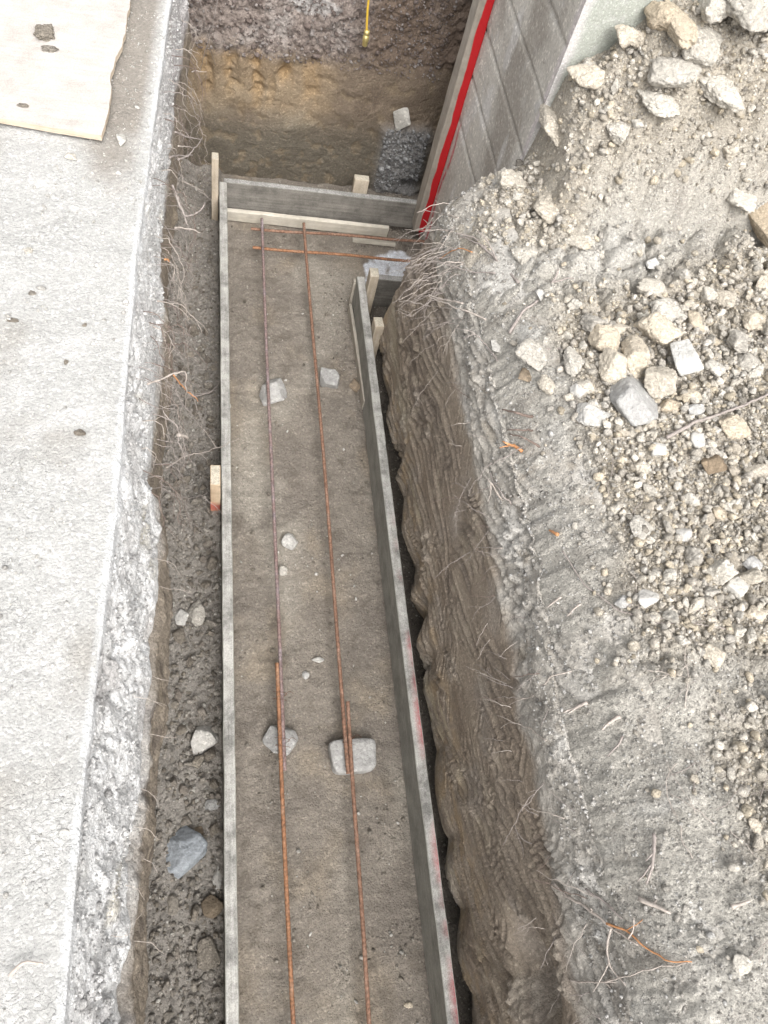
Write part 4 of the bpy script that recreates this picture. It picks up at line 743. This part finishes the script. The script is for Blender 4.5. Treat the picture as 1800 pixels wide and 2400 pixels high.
# ---------------------------------------------------------------- plywood sheet and scraps on the left ground
def plywood():
    co=PLY; n=240; top=[]
    t=np.array(co); seg=[]
    for k in range(len(t)):
        a=t[k];b=t[(k+1)%len(t)]; m=max(2,int(np.linalg.norm(b-a)/.012))
        for i in range(m):
            p=a+(b-a)*i/m
            if a[0]>-.5 and b[0]>-.5: p=p+np.array([.004,.0])*float(fbm(np.array(p[0]*14),np.array(p[1]*14),np.array(0.),3,5))*2.5
            seg.append(p)
    bm=bmesh.new(); base=t.mean(0); z0=.002; vs=[bm.verts.new((p[0]-base[0],p[1]-base[1],z0)) for p in seg]; f=bm.faces.new(vs)
    if f.normal.z<0: f.normal_flip()
    r=bmesh.ops.extrude_face_region(bm,geom=[f]); up=[v for v in r['geom'] if isinstance(v,bmesh.types.BMVert)]
    for v in up: v.co.z+=.016
    bm.normal_update()
    for f in bm.faces: f.material_index=0 if f.normal.z>.5 or f.normal.z<-.5 else 1
    bmesh.ops.recalc_face_normals(bm,faces=bm.faces)
    me=bpy.data.meshes.new('plywood_sheet'); bm.to_mesh(me); bm.free(); me.materials.append(M['ply']); me.materials.append(M['ply_edge'])
    o=link('plywood_sheet',me); o.location=(base[0],base[1],GZ+.012); tag(o,'large pale plywood sheet lying on the dusty ground at top left','plywood sheet')
plywood()
# ---------------------------------------------------------------- stones
def gsearch(x,y,where):
    a=np.array([float(x)]);b=np.array([float(y)])
    if where=='floor': return float(floor_z(a,b)[0])
    if where=='left': return float(gl(a,b)[0])
    if where=='ply': return GZ+.030
    return float(g_full(a,b)[0])
def stone(spec):
    x,y,wx,wy,hz,where,mk,crumb,nm,cat,label,grp = spec
    r=np.random.default_rng(int(abs(x*7919+y*104729)*10)%100000)
    blocky = mk in('chunk','rock_grey','rock_blue','rock_white','rock_brown')
    v,f=rock_shape(5 if max(wx,wy)>.06 else 4,r,8 if blocky else 11,.05 if blocky else (.55 if 'flake' in nm else .16),22. if blocky else 11.,(wx/2*1.06,wy/2*1.06,hz/2*1.06),crumb)
    if label and 'square block' in label:
        d,f=ico(5); d=d/np.linalg.norm(d,axis=1)[:,None]; p=np.sign(d)*np.abs(d)**.33; v=p*np.array((wx/2,wy/2,hz/2)); v[:,0]*=1+.06*v[:,1]/(wy/2); v+=.003*np.stack([fbm(v[:,0]*20,v[:,1]*20,v[:,2]*20+k*9,4,k) for k in range(3)],-1)*1.5
    me=mesh_from(nm,v,f,M[mk]); o=link(nm,me); z=gsearch(x,y,where); o.location=(x,y,z+hz*(.30 if where!='ply' else .4))
    if where=='floor_top': o.location.z=z
    return tag(o,label,cat,grp)
for s in STONES: stone(s)
def far_stone():
    v,f=rock_shape(5,np.random.default_rng(12),9,.05,20.,(.042,.03,.052),.04); o=link('stone',mesh_from('stone',v,f,M['rock_white'])); o.location=(.905,3.405,.42)
    tag(o,'whitish stone stuck in the brown far bank','stone')
far_stone()
# ---------------------------------------------------------------- loose clods
def protos(k, n, crumb, planes, seed, rough=.12, soft=10.):
    out=[]
    for i in range(k):
        r=np.random.default_rng(seed+i); out.append(rock_shape(n,r,planes,rough,soft,(1,r.uniform(.6,.95),r.uniform(.5,.85)),crumb))
    return out
def rotm(r, n):
    q=r.normal(size=(n,4)); q/=np.linalg.norm(q,axis=1)[:,None]; w,x,y,z=q.T
    return np.stack([1-2*(y*y+z*z),2*(x*y-z*w),2*(x*z+y*w),2*(x*y+z*w),1-2*(x*x+z*z),2*(y*z-x*w),2*(x*z-y*w),2*(y*z+x*w),1-2*(x*x+y*y)],-1).reshape(n,3,3)
def scatter(name, pos, size, cols, pr, mat, seed=0, label=None, cat='gravel'):
    r=np.random.default_rng(seed); V=[];F=[];K=[];o=0; which=r.integers(len(pr),size=len(pos)); R=rotm(r,len(pos))
    for k,(v,f) in enumerate(pr):
        s=np.where(which==k)[0]
        if not len(s): continue
        vv=np.einsum('nij,vj->nvi',R[s],v)*size[s][:,None,None]; vv[...,2]*=.85; vv+=pos[s][:,None]
        V.append(vv.reshape(-1,3)); F.append((f[None]+(np.arange(len(s))*len(v))[:,None,None]+o).reshape(-1,3)); o+=len(s)*len(v)
        K.append(np.repeat(cols[s],len(v),0))
    me=mesh_from(name,np.vstack(V),np.vstack(F),mat,np.vstack(K)); ob=link(name,me); tag(ob,label,cat,None,'stuff'); return ob
small=protos(8,1,0,5,100,.0,6.); med=protos(12,2,.0,6,200,.22,30.); big=protos(20,4,.09,7,300,.30,26.)
def pal(r,n,cs,j=.12):
    cs=np.array(cs); a=cs[r.integers(len(cs),size=n)]; return a*(1+j*r.normal(size=(n,1)))
RUBC=[(.50,.45,.375),(.58,.53,.455),(.48,.45,.405),(.64,.595,.525),(.42,.385,.335),(.56,.49,.385)]
GRYC=[(.42,.395,.36),(.50,.48,.45),(.36,.34,.31),(.58,.565,.54)]
def right_gravel():
    r=np.random.default_rng(5); n=120000; x=r.uniform(.84,2.3,n); y=r.uniform(-.4,2.25,n); k=x<2.3-.0*y
    d=rub(x,y); edge=x>x_right(y,.97+0*y)+.01; p=(.10+.9*d)*(r.uniform(size=n)); keep=edge&(r.uniform(size=n)<(.5+.5*d))
    vis = x < .98+.42*(y+.4)+.45; keep&=vis; x,y,d=x[keep],y[keep],d[keep]
    sz=.0022*np.exp(r.normal(size=len(x))*.42)*(1+.55*d); g=g_full(x,y); pos=np.stack([x,y,g+sz*.25],-1)
    c=pal(r,len(x),GRYC); c2=pal(r,len(x),RUBC); c=c+(c2-c)*np.clip(d*1.3,0,1)[:,None]
    scatter('gravel',pos,sz,c,small,M['clod'],1,'fine pale dirt crumbs covering the right bank')
    n=17000; x=r.uniform(.86,2.2,n); y=r.uniform(-.4,2.24,n); d=rub(x,y); keep=(x>x_right(y,.97+0*y)+.05)&(r.uniform(size=n)<.05+.95*d**1.2)&(x<.98+.42*(y+.4)+.45); x,y,d=x[keep],y[keep],d[keep]
    sz=np.clip(.0074*np.exp(r.normal(size=len(x))*.42),.003,.0145); pos=np.stack([x,y,g_full(x,y)+sz*r.uniform(.1,1.1,len(x))],-1)
    scatter('gravel',pos,sz,pal(r,len(x),RUBC,.16),med,M['clod'],2,'pale marble sized dirt crumbs in the rubble on the right')
    return r
right_gravel()
def individuals(n, area, test, where, szf, mat, nm, cat, label, grp, seed, pr):
    r=np.random.default_rng(seed); mes=[mesh_from(nm,v,f,M[mat]) for v,f in pr]; k=0; pts=[]; t=0
    while k<n and t<40000:
        t+=1; x=r.uniform(area[0],area[1]); y=r.uniform(area[2],area[3])
        if r.uniform()>test(x,y): continue
        s=szf(r)
        if any((x-a)**2+(y-b)**2<((s+c)*.8)**2 for a,b,c in pts): continue
        pts.append((x,y,s)); o=bpy.data.objects.new(nm,mes[int(r.integers(len(mes)))]); C.objects.link(o)
        o.scale=(s*r.uniform(.85,1.2),s*r.uniform(.85,1.15),s*r.uniform(.75,1.)); o.rotation_euler=(r.uniform(0,6.3),r.uniform(0,6.3),r.uniform(0,6.3)); o.location=(x,y,gsearch(x,y,where)+s*.35)
        lab = label(x,y) if callable(label) else label
        tag(o,lab,cat,grp); k+=1
    return pts
BIGS=[(s[0],s[1],max(s[2],s[3])/2) for s in STONES]
def t_right(x,y):
    if x>.98+.42*(y+.4)+.35: return 0
    if any((x-a)**2+(y-b)**2<(c*.9)**2 for a,b,c in BIGS): return 0
    return float(rub(np.array([x]),np.array([y]))[0])**1.5
def lab_right(x,y):
    if y>1.7: return 'pale dry clod of dirt in the heap against the concrete wall'
    if y<.35: return 'pale dry clod of dirt near the lower right of the bank'
    return 'pale dry clod of dirt in the stony patch on the right'
individuals(214,(.9,2.2,-.35,2.22),t_right,'right',lambda r:float(np.clip(.018*np.exp(r.normal()*.38),.0145,.042)),'clod_pale','dirt_clod','clod',lab_right,'loose dry clods on the right bank',11,big)
def t_floor(x,y):
    if any((x-a)**2+(y-b)**2<(c+.01)**2 for a,b,c in BIGS): return 0
    if .02<x<.09 or .63<x<.70: return 0
    if x<.02: return (.25 if y>2.2 else 1.) * (1 if x>-.13 else 0)
    return .0
individuals(85,(-.13,.018,-.35,2.9),t_floor,'floor',lambda r:float(np.clip(.0165*np.exp(r.normal()*.3),.0125,.03)),'clod_dark','dirt_clod','clod','dark damp clod between the left bank and the form board','damp clods left of the form board',12,big)
def t_in(x,y): return 0 if any((x-a)**2+(y-b)**2<(c+.01)**2 for a,b,c in BIGS) or .63<x<.73 else (.6 if x>.5 else .25)+(.8 if x>.73 and y>1.9 else 0)
individuals(46,(.09,.8,-.3,2.95),lambda x,y:t_in(x,y),'floor',lambda r:float(np.clip(.0075*np.exp(r.normal()*.3),.005,.013)),'clod_dark','pebble','pebble','small brown pebble pressed into the footing floor','pebbles on the footing floor',13,protos(8,3,.08,7,400,.08))
individuals(26,(.09,.62,-.3,2.9),lambda x,y:t_in(x,y),'floor',lambda r:float(np.clip(.0060*np.exp(r.normal()*.3),.004,.010)),'rock_white','pebble','pebble','small whitish pebble on the brown footing floor','whitish pebbles on the footing floor',14,protos(8,3,.0,7,500,.05))
def floor_gravel():
    r=np.random.default_rng(25); n=1500; x=r.uniform(-.17,.03,n); y=r.uniform(-.4,2.9,n); k=r.uniform(size=n)<np.where(y>2.0,.25,.9); x,y=x[k],y[k]; sz=np.clip(.0065*np.exp(r.normal(size=len(x))*.35),.003,.0125)
    scatter('gravel',np.stack([x,y,floor_z(x,y)+sz*.4],-1),sz,pal(r,len(x),[(.28,.255,.22),(.33,.305,.27),(.24,.215,.185),(.38,.35,.31)],.12),med,M['clod'],13,'small damp clods covering the channel left of the form board')
    r=np.random.default_rng(15); n=24000; x=r.uniform(-.2,1.05,n); y=r.uniform(-.4,3.4,n)
    inn=(x>.08)&(x<.64); ch=x<.035; oth=(x>.69)
    p=np.where(ch,1.,np.where(inn,.45+.5*ss(.5,.62,x),.7)); p*=np.where(inn,1.3*ss(.0,.3,fbm(x*6,y*6,0*x,3,161))+.06,1)
    p=p+.5*inn*np.exp(-((y-2.06-.03*np.sin(x*17))/.02)**2)*(x<.5)+.6*inn*ss(.50,.60,x)*ss(1.7,2.0,y)*ss(2.7,2.4,y)
    k=(r.uniform(size=n)<p)&(inn|ch|(oth&((x-.9)**2+(y-2.74)**2>.05))); x,y=x[k],y[k]; sz=.0026*np.exp(r.normal(size=len(x))*.5)*np.where(x<.035,1.5,1.); sz=np.clip(sz,.0012,.010)
    pos=np.stack([x,y,floor_z(x,y)+sz*.3],-1); c=pal(r,len(x),[(.22,.195,.16),(.27,.24,.2),(.17,.15,.125),(.33,.30,.26),(.45,.43,.39)],.15)
    scatter('gravel',pos,sz,c,small,M['clod'],3,'dark crumbs of soil strewn over the trench floor')
    n=4500; x=r.uniform(-.92,-.13,n); y=r.uniform(-.35,2.7,n); e=x-xs_left(y); k=(e<-.01)&(r.uniform(size=n)<.15+.85*((e>-.25)&(y>1.7))+.4*(fbm(x*4,y*4,0*x,2,162)>.12)); x,y=x[k],y[k]
    sz=np.clip(.0028*np.exp(r.normal(size=len(x))*.45),.0012,.011); pos=np.stack([x,y,gl(x,y)+sz*.25],-1)
    scatter('gravel',pos,sz,pal(r,len(x),[(.60,.58,.54),(.5,.48,.45),(.66,.64,.61)]),small,M['clod'],4,'whitish grit on the pale ground at left')
    # crumbs stuck on the bank faces
    n=9000; i=r.integers(60,RF.shape[0]-40,n); j=r.integers(int(RF.shape[1]*.76),RF.shape[1]-2,n); pp=RF[i,j]; sz=.0026*np.exp(r.normal(size=n)*.45); pp=pp+np.array((-.3,0,.3))*sz[:,None]
    scatter('gravel',pp,sz,pal(r,n,GRYC),small,M['clod'],6,'grey crumbs clinging to the upper right bank face')
    n=7000; a=LG.shape[1]; nf=int(np.sum(LG[100,:,2]>1.10)); i=r.integers(40,LG.shape[0]-40,n); j=r.integers(a-205,a-158,n); pp=LG[i,j]; sz=.0026*np.exp(r.normal(size=n)*.5); pp=pp+np.array((.3,0,.3))*sz[:,None]
    scatter('gravel',pp,sz,pal(r,n,[(.62,.61,.6),(.5,.49,.48),(.7,.69,.68)]),small,M['clod'],7,'whitish crumbs clinging to the left bank face')
    n=2500; x=r.uniform(-.1,1.05,n); z=r.uniform(.6,.95,n); d=far_disp(x,z)[0]; sz=.004*np.exp(r.normal(size=n)*.5); pp=np.stack([x,3.41+.05*ss(0,1.1,z)+d-sz*.4,z],-1)
    n2=900; x2=r.uniform(.84,1.06,n2); z2=r.uniform(0.02,.36,n2); s2=.0055*np.exp(r.normal(size=n2)*.45); p2=np.stack([x2,3.41+.05*ss(0,1.1,z2)+far_disp(x2,z2)[0]-s2*.4,z2],-1)
    c=np.vstack([pal(r,n,[(.23,.19,.175),(.3,.27,.255),(.18,.145,.13)]),pal(r,n2,[(.28,.28,.28),(.2,.195,.19),(.40,.40,.40)])])
    scatter('gravel',np.vstack([pp,p2]),np.concatenate([sz,s2]),c,small,M['clod'],8,'crumbs of soil clinging to the far bank')
floor_gravel()
# ---------------------------------------------------------------- roots
def wig(pts, n, r, amp):
    p=np.array(pts,float); L=np.concatenate([[0],np.cumsum(np.linalg.norm(np.diff(p,axis=0),axis=1))]); t=np.linspace(0,L[-1],n)
    q=np.stack([np.interp(t,L,p[:,i]) for i in range(3)],-1)
    for _ in range(3): q[1:-1]=(q[:-2]+2*q[1:-1]+q[2:])/4
    s=r.integers(999); off=np.stack([fbm(t*22,t*0+k*7.7,t*0,3,int(s)) for k in range(3)],-1)*amp
    w=np.linspace(0,1,n)[:,None]; return q+off*np.minimum(1,w*4)
def root_obj(pts, rad, mat, label, grp, r, amp=.012, branches=0, nm='root'):
    L=sum(np.linalg.norm(np.diff(np.array(pts),axis=0),axis=1)); n=max(8,int(L/.008)); q=wig(pts,n,r,amp); b=q[0].copy(); rr=rad*np.linspace(1,.45,n)*(1+.15*r.normal(size=n)*.5); paths=[(q-b,rr)]
    for _ in range(branches):
        i=int(r.integers(n//4,max(n//4+1,n-2))); d=q[min(i+1,n-1)]-q[i]; d/=np.linalg.norm(d)+1e-9; d=d+r.normal(size=3)*.55; d/=np.linalg.norm(d); l=L*r.uniform(.2,.5)
        m=max(6,int(l/.008)); tt=np.linspace(0,1,m)[:,None]; p=q[i]+d*l*tt+np.array((0,0,-.35*l))*tt**2; p=wig(p,m,r,amp*.8); p+=q[i]-p[0]; paths.append((p-b,rad*.55*np.linspace(1,.4,m)))
    o=link(nm,tube_mesh(nm,paths,mat,5)); o.location=b; return tag(o,label,'root' if nm=='root' else 'twig',grp)
rr=np.random.default_rng(77)
for pts,rad,mk,label,grp,br,nm in ROOTS: root_obj(pts,rad,M[mk],label,grp,rr,.008,br,nm)
def left_roots():
    lab='fine dry root dangling from the left bank into the trench'; g='fine roots hanging from the left bank'
    for k in range(78):
        y=float(rr.choice([rr.normal(1.25,.18),rr.normal(1.75,.25),rr.normal(2.35,.3),rr.uniform(.9,3.1)],p=[.3,.25,.2,.25])); y=float(np.clip(y,.95,3.2)); z=float(rr.uniform(.70,1.06)); x=float(x_left(np.array([y]),np.array([z]))[0])-.01
        l=float(rr.uniform(.10,.34)); out=float(rr.uniform(.04,.12)); dy=float(rr.normal(0,.05))-.03; dz=-l*float(rr.uniform(.35,1.))
        pts=[(x,y,z),(x+out*.7,y+dy*.3,z-.01+float(rr.uniform(-.01,.02))),(x+out,y+dy*.6,z+dz*.45),(x+out*float(rr.uniform(.7,1.3)),y+dy,z+dz)]
        root_obj(pts,float(rr.uniform(.0008,.0017)),M[str(rr.choice(['root_pale','root_grey','root_grey','root_dark']))],lab,g,rr,.024,int(rr.integers(1,5)))
    for k in range(12):
        y=float(rr.uniform(-.1,.9)); z=float(rr.uniform(.75,.95)); x=float(x_left(np.array([y]),np.array([z]))[0])-.01; l=float(rr.uniform(.04,.09))
        root_obj([(x,y,z),(x+l*.6,y-.01,z+.0),(x+l,y-.02+float(rr.normal(0,.02)),z-l*.6)],.0007,M['root_pale'],'short fine root poking from the near part of the left bank','short roots on the near left bank',rr,.01,1)
left_roots()
def right_roots():
    def at(y,z): return float(x_right(np.array([y]),np.array([z]))[0]+right_disp(np.array([y]),np.array([z]))[0][0])
    for k in range(48):
        y=float(np.clip(rr.normal(1.98,.12),1.7,2.2)); z=float(rr.uniform(.76,.97)); x=at(y,z)-.002; l=float(rr.uniform(.07,.19))
        e=(x-l*float(rr.uniform(.7,1.)),y-float(rr.uniform(-.02,.10)),z-l*float(rr.uniform(.1,.7)))
        root_obj([(x,y,z),((x+e[0])/2,(y+e[1])/2,(z+e[2])/2+.02),e],float(rr.uniform(.0007,.0016)),M[str(rr.choice(['root_pale','root_grey','root_grey']))],'dry root in the bundle sticking out of the right bank corner','roots bunched at the right bank corner',rr,.016,int(rr.integers(0,3)))
    for k in range(72):
        y=float(rr.uniform(-.3,1.9)); z=float(rr.uniform(.66,.95)); x=at(y,z)-.004; l=float(rr.uniform(.05,.17)); a=float(rr.uniform(-1,1))
        e=(x-l*float(rr.uniform(.3,.6)),y+l*a*.8,z-l*float(rr.uniform(.2,.8)))
        root_obj([(x,y,z),((x+e[0])/2-.008,(y+e[1])/2,(z+e[2])/2+.008),e],float(rr.uniform(.0006,.0013)),M[str(rr.choice(['root_pale','root_grey','root_grey','root_dark']))],'thin dry root trailing over the grey upper face of the right bank','thin roots on the right bank face',rr,.014,int(rr.integers(0,3)))
    for k in range(30):
        y=float(rr.uniform(-.3,.45)) if k<20 else float(rr.uniform(.5,1.6)); x=at(y,1.08)+float(rr.uniform(.06,.25)); l=float(rr.uniform(.06,.2)); a=float(rr.uniform(0,6.28))
        P=[]; 
        for t in np.linspace(0,1,6): xx=x+l*t*math.cos(a); yy=min(y+l*t*math.sin(a),2.2); xx=max(xx,at(yy,1.08)+.05); P.append((xx,yy,gsearch(xx,yy,'right')+.009))
        root_obj(P,float(rr.uniform(.0007,.0014)),M[str(rr.choice(['root_pale','root_grey']))],'thin root lying loose on the grey soil at lower right','roots lying on the right bank top',rr,.012,1)
right_roots()
# ---------------------------------------------------------------- light, sky, camera
w=bpy.data.worlds.new('World'); bpy.context.scene.world=w; w.use_nodes=True; nt=w.node_tree; bg=nt.nodes['Background']
sky=nt.nodes.new('ShaderNodeTexSky'); sky.sky_type='NISHITA'; sky.sun_disc=False; EL,AZ=math.radians(50),math.radians(170)
sky.sun_elevation=EL; sky.sun_rotation=AZ; sky.dust_density=6.; sky.air_density=1.2; sky.ozone_density=1.; hs=nt.nodes.new('ShaderNodeHueSaturation'); hs.inputs['Saturation'].default_value=.12; nt.links.new(sky.outputs[0],hs.inputs['Color']); nt.links.new(hs.outputs[0],bg.inputs[0]); bg.inputs[1].default_value=.15
L=bpy.data.lights.new('sun','SUN'); L.energy=.9; L.angle=math.radians(60); L.color=(1.,.95,.88); lo=bpy.data.objects.new('sun',L); C.objects.link(lo)
d=Vector((math.sin(AZ)*math.cos(EL),math.cos(AZ)*math.cos(EL),math.sin(EL))); lo.rotation_euler=d.to_track_quat('Z','Y').to_euler()
cam=bpy.data.cameras.new('camera'); co=bpy.data.objects.new('camera',cam); C.objects.link(co); bpy.context.scene.camera=co
cam.sensor_fit='VERTICAL'; cam.sensor_height=24.; cam.lens=24.*CAM['f']; cam.clip_start=.05; cam.clip_end=200
mw=Matrix([list(r)+[0] for r in CAM['R']]+[[0,0,0,1]]); mw.translation=Vector((0,0,2.67)); co.matrix_world=mw
vs=bpy.context.scene.view_settings; vs.view_transform='Standard'; vs.look='None'; vs.exposure=EXPO; vs.gamma=1.
